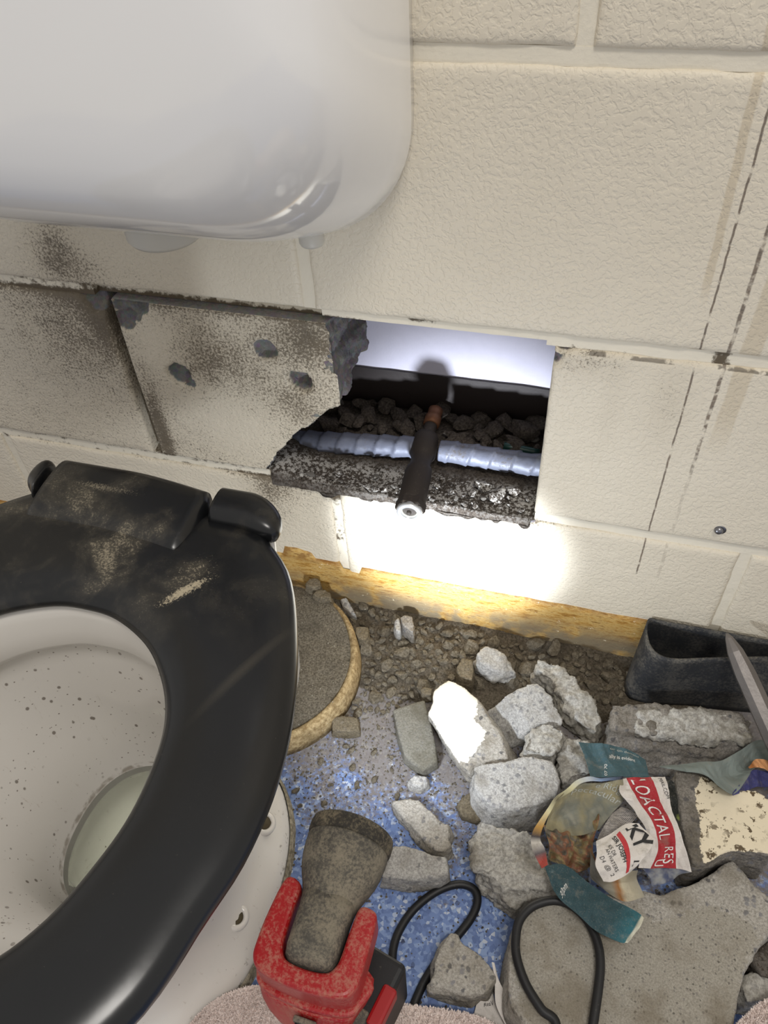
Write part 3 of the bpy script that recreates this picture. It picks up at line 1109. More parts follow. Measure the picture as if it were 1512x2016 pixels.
# round mortar pad behind the pan
pad = empty('mortar_pad', (-.264, -.112, 0))
props(pad, 'round raised mortar pad with gritty top behind the toilet', 'mortar pad')
th = np.linspace(0, 2 * math.pi, 96, endpoint=False)


def pr(r, z, amp, seed):
    P = np.stack([r * np.cos(th), r * np.sin(th), np.full(96, z)], 1)
    rr = r + amp * fbm(P, 40, seed, 3)
    return np.stack([rr * np.cos(th), rr * np.sin(th), z + amp * .5 * fbm(P, 60, seed + 5, 3)], 1)


V, Fc = loft([pr(.1095, .0, .001, 1), pr(.109, .012, .0015, 2), pr(.1075, .024, .0015, 2), pr(.1055, .029, .001, 3), pr(.101, .0295, .001, 4), pr(.099, .027, .001, 4), pr(.09, .022, .001, 6)])
V[:, 2] = np.maximum(V[:, 2], 0)
link('rim', fixn(mesh('rim', V, Fc)), MAT['padrim'], pad, True)
gx = np.linspace(-.1, .1, 70)
X, Y = np.meshgrid(gx, gx)
X, Y = X.ravel(), Y.ravel()
rr = np.hypot(X, Y)
kk = np.minimum(1, .0985 / np.maximum(rr, 1e-6))
X, Y = X * kk, Y * kk
P = np.stack([X, Y, 0 * X], 1)
Z = .0275 + .0022 * fbm(P, 60, 2, 4) + .0015 * fbm(P, 260, 4, 3) + .010 * np.exp(-((Y - .08) / .03) ** 2)
idx = np.arange(4900).reshape(70, 70)
Fc = list(zip(idx[:-1, :-1].ravel(), idx[:-1, 1:].ravel(), idx[1:, 1:].ravel(), idx[1:, :-1].ravel()))
link('grit_top', mesh('grit', np.stack([X, Y, Z], 1), Fc), MAT['padtop'], pad, True)

# ------------------------------------------------------------------ pipework in the cavity
A = onwall(596, 868, .058)
B = onwall(1050, 915, .058)
T = onwall(835, 882, .058)
pipe = empty('water_pipe', tuple(T))
props(pipe, 'silver taped water pipe with brown tee crossing the wall opening', 'pipe')
A = A + (A - T) * .25
B = B + (B - T) * .15
for nm, P0, P1 in (('taped_pipe', T + (A - T) * .06, A), ('taped_pipe', T + (B - T) * .13, B)):
    L = np.linalg.norm(P1 - P0)
    s = np.linspace(0, 1, 90)
    path = P0[None] * (1 - s[:, None]) + P1[None] * s[:, None]
    V, Fc = tube(path, .0108, 28)
    i = np.repeat(np.arange(90), 28)
    j = np.tile(np.arange(28), 90)
    ph = (i * L / 90 / .021 + j / 28.0)
    saw = (ph % 1.0)
    c = path[i]
    dirv = V - c
    wr = .0019 * saw ** 2 + .0006 * fbm(V, 150, 4, 3)
    V = c + dirv * (1 + wr / .0108)[:, None]
    link(nm, fixn(mesh(nm, V - T, Fc)), MAT['silver'], pipe, True)
NZ = onwall(806, 1008, -.031)
dirn = NZ - T
Ld = np.linalg.norm(dirn)
dirn /= Ld
V, Fc = lathe([(.004, -.016), (.0125, -.016), (.0135, -.010), (.0135, .010), (.0115, .013), (.0105, .020), (.0105, .028), (.0128, .032), (.0138, .038), (.0138, Ld - .012), (.013, Ld - .010)], 28, dirn)
V = V + .0006 * fbm(V, 180, 2, 3)[:, None]
link('valve_body', fixn(mesh('v', V, Fc)), MAT['tee'], pipe, True)
V, Fc = lathe([(.0142, Ld - .013), (.0150, Ld - .011), (.0150, Ld - .003), (.0140, Ld - .001)], 6, dirn)
link('nut', fixn(mesh('v', V, Fc)), MAT['tee'], pipe)
V, Fc = lathe([(.0075, Ld - .02), (.0075, Ld + .0015), (.0085, Ld + .0025), (.0118, Ld + .0025), (.0128, Ld + .001), (.0128, Ld - .006)], 32, dirn)
link('collar_ring', fixn(mesh('v', V, Fc)), MAT['chrome'], pipe, True)
V, Fc = lathe([(.0005, Ld - .010), (.0074, Ld - .0098), (.0076, Ld + .0005), (.0072, Ld + .0005), (.0070, Ld - .009)], 28, dirn)
link('bore', fixn(mesh('v', V, Fc)), MAT['bore'], pipe, True)
V, Fc = lathe([(.0005, Ld - .0095), (.0024, Ld - .0095), (.0024, Ld + .0012), (.0016, Ld + .002), (.0004, Ld + .002)], 14, dirn, (-.0005, 0, -.0015))
link('spindle', fixn(mesh('v', V, Fc)), MAT['tee'], pipe, True)
S0 = T - dirn * .012
S1 = onwall(852, 826, .098)
V, Fc = tube(np.linspace(S0, S1, 8), .0068, 18)
link('stub_pipe', fixn(mesh('v', V - T, Fc)), MAT['tee'], pipe, True)
V, Fc = lathe([(.0068, -.001), (.0088, .0), (.0088, .010), (.0072, .0115), (.0078, .016), (.0078, .021), (.004, .022)], 20, S1 - S0, S1 - (S1 - S0) * .25 - T)
link('copper_end', fixn(mesh('v', V, Fc)), MAT['copper'], pipe, True)
# green plastic edge lying by the pipe
a, b = onwall(992, 878, .085), onwall(1062, 892, .085)
V, Fc = tube(np.linspace(a, b, 6), .0045, 8)
props(link('plastic_strip', fixn(mesh('g', V, Fc)), MAT['green'], None, True), 'dark green plastic strip behind the taped pipe', 'plastic strip')

# ------------------------------------------------------------------ rubble: shaped pieces of broken block
POLYS = []


def chunk(name, label, px, h, mats, shift=(0, 0), grow=.004, tilt=(0, 0), amp=.003, freq=50, fine=.0012, vox=.0021, base=0.0, paint=None, group=None, cat='rubble', crisp=0.0, ffreq=220):
    """px: outline of the upper face in the photo; h its height (m); shift/grow move and widen the foot; tilt = slope of the top"""
    c = np.mean(np.array(px, float), 0)
    P0 = at(c[0], c[1], h)
    nrm = np.array([-tilt[0], -tilt[1], 1.0])
    top = []
    for u, v in px:
        d = ray(u, v)
        top.append(CAMP + d * (nrm @ (P0 - CAMP)) / (nrm @ d))
    top = np.array(top)
    top[:, 2] = np.maximum(top[:, 2], base + .006)
    ctr = top.mean(0)
    bot = top.copy()
    dv = top[:, :2] - ctr[:2]
    bot[:, :2] += dv / (np.linalg.norm(dv, axis=1)[:, None] + 1e-9) * grow + np.array(shift)
    bot[:, 2] = base
    bm = bmesh.new()
    tv = [bm.verts.new(p) for p in top]
    bv = [bm.verts.new(p) for p in bot]
    bm.faces.new(tv)
    bm.faces.new(bv[::-1])
    for i in range(len(tv)):
        j = (i + 1) % len(tv)
        bm.faces.new((tv[j], tv[i], bv[i], bv[j]))
    bmesh.ops.triangulate(bm, faces=bm.faces)
    bmesh.ops.recalc_face_normals(bm, faces=bm.faces)
    me = bpy.data.meshes.new('c')
    bm.to_mesh(me)
    bm.free()
    me = remesh(me, vox)
    V, N = verts(me), normals(me)
    nt = nrm / np.linalg.norm(nrm)
    flat = np.clip((N @ nt - .75) / .2, 0, 1)
    sd = int(abs(ctr[0] * 1e5)) % 997
    k = 1 - crisp * flat
    bil = np.abs(fbm(V, freq * 1.4, sd + 3, 3)) - .25
    V2 = V + N * (k * (amp * fbm(V, freq, sd, 3) + amp * .9 * bil + fine * fbm(V, ffreq, sd + 9, 3)))[:, None]
    V2[:, 2] = np.maximum(V2[:, 2], base)
    org = np.array([ctr[0], ctr[1], base])
    setverts(me, V2 - org)
    mats = mats if isinstance(mats, (list, tuple)) else [mats]
    o = link(name, me, [MAT[m] for m in mats], None, True)
    o.location = org
    if paint is not None:
        pp = []
        for u, v in paint:
            d = ray(u, v)
            pp.append(CAMP + d * (nrm @ (P0 - CAMP)) / (nrm @ d))
        pp = np.array(pp)[:, :2]
        q = V2[:, :2]
        dist = np.full(len(q), 9.0)
        for i in range(len(pp)):
            a_, b_ = pp[i], pp[(i + 1) % len(pp)]
            ab = b_ - a_
            tt = np.clip(((q - a_) @ ab) / (ab @ ab + 1e-12), 0, 1)
            dist = np.minimum(dist, np.linalg.norm(q - a_ - tt[:, None] * ab, axis=1))
        sdist = np.where(inside(pp, q[:, 0], q[:, 1]), dist, -dist)
        sdist = np.where((N @ nt > .5) & (np.abs((V2 - P0) @ nt) < .012), sdist, -.02)
        attr(me, 'face', sdist)
    props(o, label, cat, group)
    return o


def z3(pts): return [(740 + .3307 * x, 1220 + .3307 * y) for x, y in pts]
def z5(pts): return [(480 + .3307 * x, 1540 + .3307 * y) for x, y in pts]
def z6(pts): return [(740 + .3307 * x, 1560 + .3307 * y) for x, y in pts]
def z7(pts): return [(1000 + .3386 * x, 1640 + .3386 * y) for x, y in pts]
def z4(pts): return [(1000 + .3386 * x, 1440 + .3386 * y) for x, y in pts]
def z2(pts): return [(1180 + .2196 * x, 1180 + .2196 * y) for x, y in pts]
def z8(pts): return [(540 + .2778 * x, 1120 + .2778 * y) for x, y in pts]


GR = 'broken pieces of the concrete block'
chunk('concrete_chunk', 'small pale angular concrete chunk near the wall foot, behind the white shard', z3([(605, 195), (640, 155), (735, 172), (780, 215), (820, 280), (825, 305), (770, 315), (700, 300), (650, 275), (612, 245)]), .03, 'conc', amp=.004, freq=60, tilt=(-.2, .2), group=GR, base=.008)
chunk('mortar_lump', 'long knobbly mortar lump lying diagonally below the yellow wall band', z3([(945, 265), (970, 235), (1040, 243), (1100, 280), (1150, 320), (1200, 350), (1220, 400), (1280, 450), (1325, 510), (1340, 600), (1310, 665), (1260, 650), (1200, 600), (1150, 560), (1108, 520), (1097, 440), (1050, 365), (1000, 330), (950, 310)]), .032, 'rough', amp=.006, freq=80, fine=.002, tilt=(.1, .2), group=GR)
chunk('concrete_wedge', 'wedge of grey concrete with one smooth flank between white shard and knobbly lump', z3([(775, 445), (860, 400), (970, 370), (1045, 445), (1100, 540), (1130, 620), (1000, 612), (930, 635), (850, 545)]), .04, 'conc', shift=(-.022, -.012), grow=.002, amp=.0025, freq=55, tilt=(0, .25), group=GR)
WP = z3([(430, 350), (500, 380), (605, 470), (600, 570), (575, 585), (660, 665), (640, 720), (545, 850), (490, 850), (440, 780), (390, 700), (345, 625), (300, 565), (330, 500), (335, 420)])
chunk('painted_shard', 'bright white painted shard of block lying in the torch light', z3([(430, 357), (500, 385), (605, 470), (660, 560), (745, 690), (795, 830), (690, 850), (580, 862), (545, 900), (490, 850), (440, 780), (390, 700), (345, 625), (302, 565), (330, 500), (337, 420)]), .03, 'shard_f', shift=(.012, 0), grow=.006, amp=.002, freq=60, paint=WP, tilt=(.10, .12), crisp=.85, group=GR)
chunk('mortar_fillet', 'smooth grey mortar fillet with pointed end left of the white shard', z3([(100, 535), (200, 500), (290, 475), (318, 570), (345, 700), (368, 840), (320, 870), (280, 895), (220, 855), (170, 805), (138, 710), (118, 620)]), .016, 'fillet', amp=.0008, freq=40, fine=.0004, crisp=.5, grow=.002, group=GR)
chunk('mortar_lump', 'small crusty whitish mortar lump between the wedge and the rounded slab', z3([(915, 655), (960, 622), (1040, 617), (1115, 652), (1120, 690), (1080, 775), (1040, 800), (960, 795), (880, 780), (893, 735)]), .04, 'rough', amp=.005, freq=90, fine=.002, grow=.003, group=GR)
chunk('mortar_lump', 'crusty mortar lump tucked under the upper teal newspaper page', z3([(1085, 830), (1140, 710), (1200, 705), (1300, 750), (1365, 850), (1280, 910), (1180, 935), (1115, 970), (1095, 900)]), .03, 'rough', amp=.006, freq=90, fine=.002, group=GR)
chunk('concrete_slab_piece', 'rounded grey slab piece in front of the white painted shard', z3([(582, 872), (680, 850), (780, 842), (860, 818), (940, 812), (1055, 840), (1103, 950), (1080, 1040), (950, 1100), (800, 1120), (690, 1110), (625, 1050), (582, 980)]), .04, 'conc', shift=(.002, -.006), amp=.002, freq=45, fine=.001, crisp=.4, tilt=(0, .05), group=GR)
chunk('brown_shard', 'flat brown mortar shard beside the rounded grey slab piece', z3([(483, 1100), (520, 1050), (560, 1022), (605, 1045), (650, 1130), (668, 1178), (600, 1195), (515, 1168)]), .010, 'brown', amp=.001, freq=60, fine=.0005, grow=.002, group=GR)
chunk('concrete_shard', 'long narrow grey shard lying above the blocky one by the torch head', z5([(885, 112), (960, 97), (1040, 97), (1090, 150), (1160, 220), (1218, 250), (1222, 340), (1235, 375), (1200, 410), (1130, 395), (1050, 315), (980, 240), (920, 175)]), .02, 'gravel', amp=.003, freq=60, group=GR)
chunk('concrete_shard', 'blocky pale grey shard lying beside the torch head', z5([(880, 385), (960, 374), (1060, 400), (1130, 435), (1203, 432), (1215, 540), (1150, 570), (1000, 575), (880, 570), (822, 565)]), .028, 'conc', amp=.002, freq=50, tilt=(0, .1), group=GR)
chunk('mortar_lump', 'large crusty mortar lump with dark pits left of the newspaper', z6([(592, 187), (640, 163), (720, 190), (830, 200), (930, 255), (1000, 330), (1030, 450), (1060, 560), (960, 590), (850, 585), (760, 565), (700, 515), (640, 465), (595, 420), (590, 350), (560, 300)]), .042, 'rough', shift=(.01, -.008), amp=.008, freq=70, fine=.003, group=GR)
chunk('concrete_shard', 'grey brown concrete shard resting against the cable loop by the towel', z6([(440, 842), (487, 838), (492, 900), (540, 917), (620, 970), (690, 1040), (715, 1105), (655, 1185), (560, 1205), (470, 1190), (390, 1165), (318, 1150), (360, 1080), (347, 1010), (382, 920)]), .032, 'gravel', amp=.003, freq=50, base=.0, group=GR)
chunk('concrete_slab', 'big smooth grey concrete slab under the black cable loop', z7([(75, 455), (180, 400), (300, 375), (550, 350), (800, 325), (900, 350), (1060, 300), (1180, 235), (1310, 150), (1440, 300), (1540, 370), (1540, 580), (1440, 690), (1380, 790), (1345, 920), (1310, 1130), (1240, 1330), (300, 1350), (120, 1150), (10, 980), (-5, 850), (5, 700), (25, 600)]), .046, 'slab_f', amp=.002, freq=35, fine=.0008, vox=.0026, crisp=.75, group=GR, shift=(0, -.004),
      paint=z7([(20, 500), (200, 420), (500, 420), (750, 400), (860, 520), (1150, 420), (1350, 480), (1480, 600), (1400, 720), (1340, 920), (1290, 1330), (300, 1340), (130, 1120), (60, 950), (20, 750)]))
chunk('painted_block_piece', 'cream painted block piece with brown specks right of the newspaper', z4([(965, 225), (1100, 218), (1200, 290), (1300, 355), (1440, 340), (1560, 400), (1560, 720), (1480, 700), (1380, 700), (1300, 700), (1150, 770), (1070, 770), (1015, 560), (985, 380)]), .066, 'piece_f', amp=.0025, freq=55, crisp=.8, tilt=(0, .12), group=GR, shift=(0, .002), grow=.001,
      paint=z4([(1090, 335), (1120, 260), (1200, 290), (1300, 355), (1440, 335), (1580, 390), (1580, 820), (1400, 810), (1300, 790), (1150, 810), (1115, 680), (1120, 520), (1095, 420)]))
chunk('mortar_slab', 'long brown grey mortar slab lying below the curled black skirting', z2([(100, 940), (250, 932), (600, 942), (1000, 972), (1250, 1012), (1330, 1090), (1365, 1180), (1260, 1245), (1000, 1235), (600, 1195), (380, 1180), (130, 1150)]), .045, 'conc_dk', shift=(.0, -.022), amp=.005, freq=60, fine=.0015, group=GR)
chunk('mortar_crust', 'pale crusty mortar strip on top of the long brown slab', z2([(330, 1000), (480, 985), (640, 1000), (800, 990), (930, 1000), (1150, 1030), (1280, 1080), (1335, 1150), (1290, 1225), (1080, 1225), (900, 1225), (760, 1190), (600, 1200), (480, 1170), (350, 1165)]), .048, 'rough', amp=.006, freq=90, fine=.003, base=.036, grow=.010, group=GR)
chunk('dark_stone', 'dark stone at the right edge beside the smooth slab', [(1478, 1885), (1500, 1862), (1540, 1840), (1560, 1900), (1540, 1935), (1500, 1920)], .035, 'cavdirt', amp=.002, group=GR)
chunk('pale_stone', 'whitish rough stone at the right edge below the dark stone', [(1468, 1920), (1490, 1915), (1530, 1930), (1545, 1990), (1500, 1970), (1470, 1975), (1462, 1950)], .032, 'rough', amp=.004, freq=90, group=GR)
# small shaped stones along the wall
for lab, pts, h, m, bs in [
        ('grey flake standing upright against the wall band, larger of the pair', [(893, 345), (925, 325), (975, 335), (988, 400), (985, 450), (960, 440), (915, 400)], .03, 'conc_dk', .006),
        ('slim pale flake standing beside the larger upright flake', [(853, 365), (880, 350), (900, 400), (890, 445), (865, 435), (853, 400)], .026, 'conc', .006),
        ('pale pointed flake lying at the rim of the mortar pad', [(472, 215), (510, 210), (545, 265), (578, 318), (540, 312), (490, 262)], .018, 'conc', .004),
        ('flat square clod right of the mortar pad', [(575, 410), (620, 402), (668, 415), (668, 480), (640, 510), (590, 490), (572, 450)], .022, 'brown', .004),
        ('flat clod at the top of the mortar pad', [(272, 180), (300, 150), (360, 138), (398, 170), (395, 200), (330, 205)], .046, 'brown', .026),
        ('dark clod behind the mortar pad by the wall', [(218, 110), (250, 65), (310, 62), (328, 90), (320, 125), (270, 130)], .05, 'brown', .026),
        ('brown rectangular mortar piece in front of the mortar pad', [(405, 1055), (480, 1040), (590, 1050), (598, 1140), (520, 1150), (410, 1145)], .014, 'brown', 0),
        ('brown soil clod just behind the white painted shard', [(1290, 700), (1330, 630), (1400, 640), (1418, 720), (1400, 790), (1310, 760)], .028, 'brown', .004),
        ('small brown stone tucked behind the smooth fillet', [(1040, 860), (1070, 835), (1115, 850), (1110, 890), (1050, 890)], .016, 'brown', 0)]:
    chunk('stone_flake', lab, z8(pts), h, m, amp=.0015, freq=80, fine=.0006, vox=.0012, base=bs, grow=.002, cat='stone')
chunk('stone_flake', 'small brown chip on the blue floor right of the torch', z5([(735, 1090), (760, 1062), (790, 1070), (802, 1110), (770, 1148), (738, 1130)]), .008, 'brown', amp=.001, vox=.0012, grow=.001, cat='stone')
chunk('stone_flake', 'tiny white flake beside the brown chip near the torch', z5([(790, 1080), (800, 1068), (825, 1075), (815, 1095), (800, 1110)]), .004, 'white', amp=.0005, vox=.0008, grow=.001, cat='stone')
chunk('stone_flake', 'small grey stone in the blue gap left of the rounded slab piece', z3([(200, 950), (240, 925), (300, 935), (303, 970), (260, 990), (215, 980)]), .012, 'conc', amp=.001, vox=.0012, cat='stone')

# soil banked against the wall
nx, ny = 230, 100
gx = np.linspace(-.36, .21, nx)
gy = np.linspace(-.17, -.001, ny)
X, Y = np.meshgrid(gx, gy)
X, Y = X.ravel(), Y.ravel()
P = np.stack([X, Y, 0 * X], 1)
edge = np.interp(X, [-.36, -.25, -.18, -.12, -.05, .0, .05, .11, .21], [.05, .08, .125, .125, .12, .115, .11, .10, .06])
f = np.clip((edge + .025 * fbm(P, 25, 3, 3) + Y) / edge, 0, 1) ** .7
Z = -.004 + f * (.013 + .007 * fbm(P, 22, 5, 3)) + np.clip(f * 2, 0, 1) * (.0045 * np.abs(fbm(P, 90, 7, 3)) + .0016 * fbm(P, 300, 9, 2))
Z += .006 * np.exp(-((X + .10) / .07) ** 2 - ((Y + .06) / .03) ** 2)
idx = np.arange(nx * ny).reshape(ny, nx)
Fc = list(zip(idx[:-1, :-1].ravel(), idx[:-1, 1:].ravel(), idx[1:, 1:].ravel(), idx[1:, :-1].ravel()))
props(link('soil_debris', mesh('soil', np.stack([X, Y, Z], 1), Fc), MAT['soil'], None, True), 'brown crumbly mortar soil banked along the wall foot', 'soil', kind='stuff')
SOILZ = Z.reshape(ny, nx)


def soilz(x, y):
    if x < gx[0] or x > gx[-1] or y < gy[0] or y > gy[-1]: return 0.0
    return max(0.0, SOILZ[int((y - gy[0]) / (gy[-1] - gy[0]) * (ny - 1)), int((x - gx[0]) / (gx[-1] - gx[0]) * (nx - 1))])


# clods: a few mesh shapes shared by many copies
CLODS = {}
for m in ('clod', 'cavdirt', 'conc_dk'):
    L = []
    for k in range(6):
        bm = bmesh.new()
        bmesh.ops.create_icosphere(bm, subdivisions=2, radius=1)
        me = bpy.data.meshes.new('clod')
        bm.to_mesh(me)
        bm.free()
        V = verts(me)
        r = np.random.default_rng(k * 7 + 1)
        for q in range(11):
            d = r.normal(size=3)
            d /= np.linalg.norm(d)
            ov = np.maximum(V @ d - r.uniform(.42, .72), 0)
            V = V - ov[:, None] * d
        V = V * (1 + .14 * fbm(V + k * 9, 2.6, k, 3))[:, None] * np.array([1.25, .95, .75])
        setverts(me, V)
        me.materials.append(MAT[m])
        L.append(me)
    CLODS[m] = L


def clod(me, loc, s, label, group, name='mortar_clod', cat='clod'):
    o = bpy.data.objects.new(name, me)
    COL.objects.link(o)
    o.location = loc
    o.scale = (s,) * 3
    o.rotation_euler = (random.uniform(-.5, .5), random.uniform(-.5, .5), random.uniform(0, 6.28))
    props(o, label, cat, group)
    return o


region = [(600, 1150), (680, 1180), (800, 1215), (1000, 1262), (1200, 1290), (1245, 1330), (1215, 1390), (1120, 1350), (960, 1340), (850, 1345), (770, 1390), (700, 1400), (660, 1420), (705, 1300), (690, 1220)]
done = []
tries = 0
while len(done) < 250 and tries < 30000:
    tries += 1
    u, v = random.uniform(590, 1245), random.uniform(1150, 1420)
    if not inside(region, np.array([u]), np.array([v]))[0]: continue
    p = at(u, v, .012)
    if p[1] > -.006: continue
    if np.hypot(p[0] + .264, p[1] + .112) < .112: continue
    s = random.choice([.003, .004, .005, .0065, .008, .010]) * random.uniform(.8, 1.2)
    if any((p[0] - q[0]) ** 2 + (p[1] - q[1]) ** 2 < (.75 * (s + q[2])) ** 2 for q in done): continue
    done.append((p[0], p[1], s))
    clod(random.choice(CLODS['clod']), (p[0], p[1], soilz(p[0], p[1]) + s * .3), s, 'small crumbly brown clod in the soil banked along the wall foot', 'clods in the soil along the wall')
for k in range(46):
    u, v = random.uniform(555, 930), random.uniform(1405, 1600)
    p = at(u, v, 0)
    s = random.choice([.0016, .002, .0028, .004]) * random.uniform(.8, 1.2)
    clod(random.choice(CLODS['clod']), (p[0], p[1], s * .4), s, 'little crumb scattered on the blue floor before the soil bank', 'crumbs on the blue floor', 'crumb', 'crumb')

# fine grit over the floor: uncountable
GV, GF = [], []
oct_ = np.array([[1, 0, 0], [-1, 0, 0], [0, 1, 0], [0, -1, 0], [0, 0, 1], [0, 0, -1.]])
of = [(0, 2, 4), (2, 1, 4), (1, 3, 4), (3, 0, 4), (2, 0, 5), (1, 2, 5), (3, 1, 5), (0, 3, 5)]
k = 0
for i in range(5200):
    if i < 3600:
        x, y = RNG.uniform(-.2, .2), -.17 + .20 * min(1, abs(RNG.normal(0, .45))) * -1 + .1 * RNG.random()
    else:
        x, y = RNG.uniform(-.2, .24), RNG.uniform(-.4, -.05)
    s = RNG.choice([.0005, .0007, .001, .0014])
    if np.hypot(x + .264, y + .112) < .113 or np.hypot((x - XC) / .132, (y + .36) / .15) < 1: continue
    z = soilz(x, y)
    V = oct_ * s * RNG.uniform(.6, 1.3, (6, 1)) + np.array([x, y, z + s * .5])
    GV.append(V)
    GF += [tuple(q + k for q in t_) for t_ in of]
    k += 6
props(link('floor_grit', mesh('grit', np.concatenate(GV), GF), MAT['clod']), 'fine brown grit sprinkled over the blue floor', 'grit', kind='stuff')

# rubble inside the cavity
nx2, ny2 = 120, 50
gx2 = np.linspace(-.33, .06, nx2)
gy2 = np.concatenate([np.linspace(-.0045, .004, 8), np.linspace(.006, .133, ny2 - 8)])
X, Y = np.meshgrid(gx2, gy2)
X, Y = X.ravel(), Y.ravel()
P = np.stack([X, Y, 0 * X], 1)
Y = np.where(Y < .004, Y * (.45 + 1.3 * fbm(np.stack([X, 0 * X, 0 * X], 1), 75, 31, 4)), Y)
P[:, 1] = Y
fr = np.clip((.0035 + .004 * fbm(P, 70, 13, 3) - (-Y)) / .004, 0, 1)
Z = .1965 - .0085 * (1 - fr) - .004 * np.clip(-Y / .004, 0, 1) + .008 * np.clip((Y - .02) / .1, 0, 1) + .004 * np.clip((Y - .01) / .02, 0, 1) * fbm(P, 40, 3, 4) + .003 * np.abs(fbm(P, 120, 6, 3)) + .014 * np.exp(-((X + .27) / .03) ** 2 - ((Y - .03) / .05) ** 2)
Z = np.where((X < -.268) | (X > .0035), np.where(Y < .003, .186, Z), Z)
Y = np.where(((X < -.268) | (X > .0035)) & (Y < .004), .004, Y)
idx = np.arange(nx2 * ny2).reshape(ny2, nx2)
Fc = list(zip(idx[:-1, :-1].ravel(), idx[:-1, 1:].ravel(), idx[1:, 1:].ravel(), idx[1:, :-1].ravel()))
V = np.stack([X, Y, Z], 1)
loop = list(idx[0, :-1]) + list(idx[:-1, -1]) + list(idx[-1, :0:-1]) + list(idx[:0:-1, 0])
Bv = V[loop].copy()
Bv[:, 2] = .19
k0, L0 = len(V), len(loop)
V = np.concatenate([V, Bv])
Fc += [(loop[j], k0 + j, k0 + (j + 1) % L0, loop[(j + 1) % L0]) for j in range(L0)]
props(link('cavity_debris', mesh('cavity', V, Fc), MAT['cavdirt'], None, True), 'dark dusty debris bed inside the wall opening', 'debris', kind='stuff')
cav = [(-.13, .105, .013), (-.145, .12, .012), (-.16, .11, .011), (-.175, .122, .013), (-.19, .105, .012), (-.205, .12, .011), (-.10, .118, .010), (-.115, .125, .016), (-.085, .112, .013), (-.07, .122, .012), (-.055, .108, .014), (-.04, .12, .016), (-.02, .115, .020), (-.01, .122, .015), (-.06, .09, .009), (-.085, .092, .008), (-.15, .09, .009), (-.17, .088, .008), (-.2, .09, .010), (-.22, .1, .012), (-.235, .11, .012), (-.03, .095, .012), (-.045, .085, .008), (-.26, .06, .010), (-.28, .04, .011), (-.29, .06, .012), (-.275, .02, .008), (-.25, .03, .007), (-.05, .03, .009), (-.035, .022, .010), (-.06, .018, .006), (-.02, .03, .008), (-.16, .02, .005), (-.2, .018, .006), (-.23, .014, .005)]
for q in range(38):
    cav.append((random.uniform(-.24, -.005), random.uniform(.078, .128), random.choice([.005, .007, .009, .012])))
for q in range(70):
    cav.append((random.uniform(-.262, -.002), abs(random.gauss(0, .012)) + .002, random.choice([.0018, .0025, .0035, .0045])))
for x, y, s in cav:
    near = y < .07
    clod(random.choice(CLODS['cavdirt' if random.random() < .93 else 'conc_dk']), (x, y, (.206 if not near else .199) + s * .4), s,
         'dark stone in the dusty strip in front of the silver taped pipe' if near else 'dark broken stone heaped behind the silver taped pipe', 'stones in front of the pipe' if near else 'stones heaped behind the pipe', 'cavity_stone', 'stone')

# ------------------------------------------------------------------ curled skirting and chisel
H = .085
Tp = [(1600, 1272), (1512, 1251), (1400, 1229), (1330, 1213), (1295, 1209), (1277, 1218), (1271, 1240), (1278, 1270), (1297, 1290), (1330, 1299), (1400, 1297), (1512, 1295), (1600, 1297)]
Bp = [(1345, 1318), (1290, 1300), (1260, 1300), (1240, 1315), (1228, 1340), (1226, 1362), (1235, 1378), (1262, 1388), (1330, 1390), (1440, 1400), (1560, 1408)]
top = np.array([at(u, v, H) for u, v in Tp])
top[:, 1] = np.minimum(top[:, 1], -.004)
bot = top.copy()
bot[:, 2] = .001
fb = np.array([at(u, v, 0.001) for u, v in [(1258, 1312), (1238, 1325), (1228, 1345), (1227, 1365), (1245, 1381), (1290, 1388), (1360, 1392), (1470, 1402), (1570, 1410)]])
bot[4:] = fb
bot[:, 1] = np.minimum(bot[:, 1], -.004)
nP, nH = 80, 12
tp, bp = catmull(top, nP), catmull(bot, nP)
rows = []
for k in range(nH + 1):
    f = k / nH
    q = bp * (1 - f) + tp * f
    q[:, 1] = np.minimum(q[:, 1], -.0035)
    rows.append(q)
V, Fc = loft(rows, closed=False)
o = link('curled_skirting', mesh('skirt', V, Fc), MAT['rubber'], None, True)
md = o.modifiers.new('thick', 'SOLIDIFY')
md.thickness = .0018
md.offset = -1
props(o, 'black vinyl skirting peeled off and curled back at the wall foot', 'skirting')

P0 = at(1431, 1247, .107)
P1 = at(1600, 1620, .030)
s = np.linspace(0, 1, 40)
path = P0[None] * (1 - s[:, None]) + P1[None] * s[:, None]
rad = np.interp(s, [0, .02, .10, .22, 1], [.0012, .0035, .0078, .0100, .0112])
V, Fc = tube(path, rad, 8)
ch = link('chisel', fixn(mesh('chisel', V, Fc)), MAT['steel'])
props(ch, 'pointed steel chisel bar leaning over the curled black skirting', 'chisel')

# ------------------------------------------------------------------ torch
Af = at(696, 1634, .145)
fw = np.array([-.080, 0, .135]) - Af
fw /= np.linalg.norm(fw)
rt = np.cross(fw, [0, 0, 1.0])
rt /= np.linalg.norm(rt)
upv = np.cross(rt, fw)
tor = empty('torch', (0, 0, 0))
TS = .80
TM = Matrix([[rt[i] * TS, fw[i] * TS, upv[i] * TS, Af[i]] for i in range(3)] + [[0, 0, 0, 1]])
tor.matrix_world = TM
props(tor, 'dusty grey and red cordless work torch shining at the wall', 'torch')


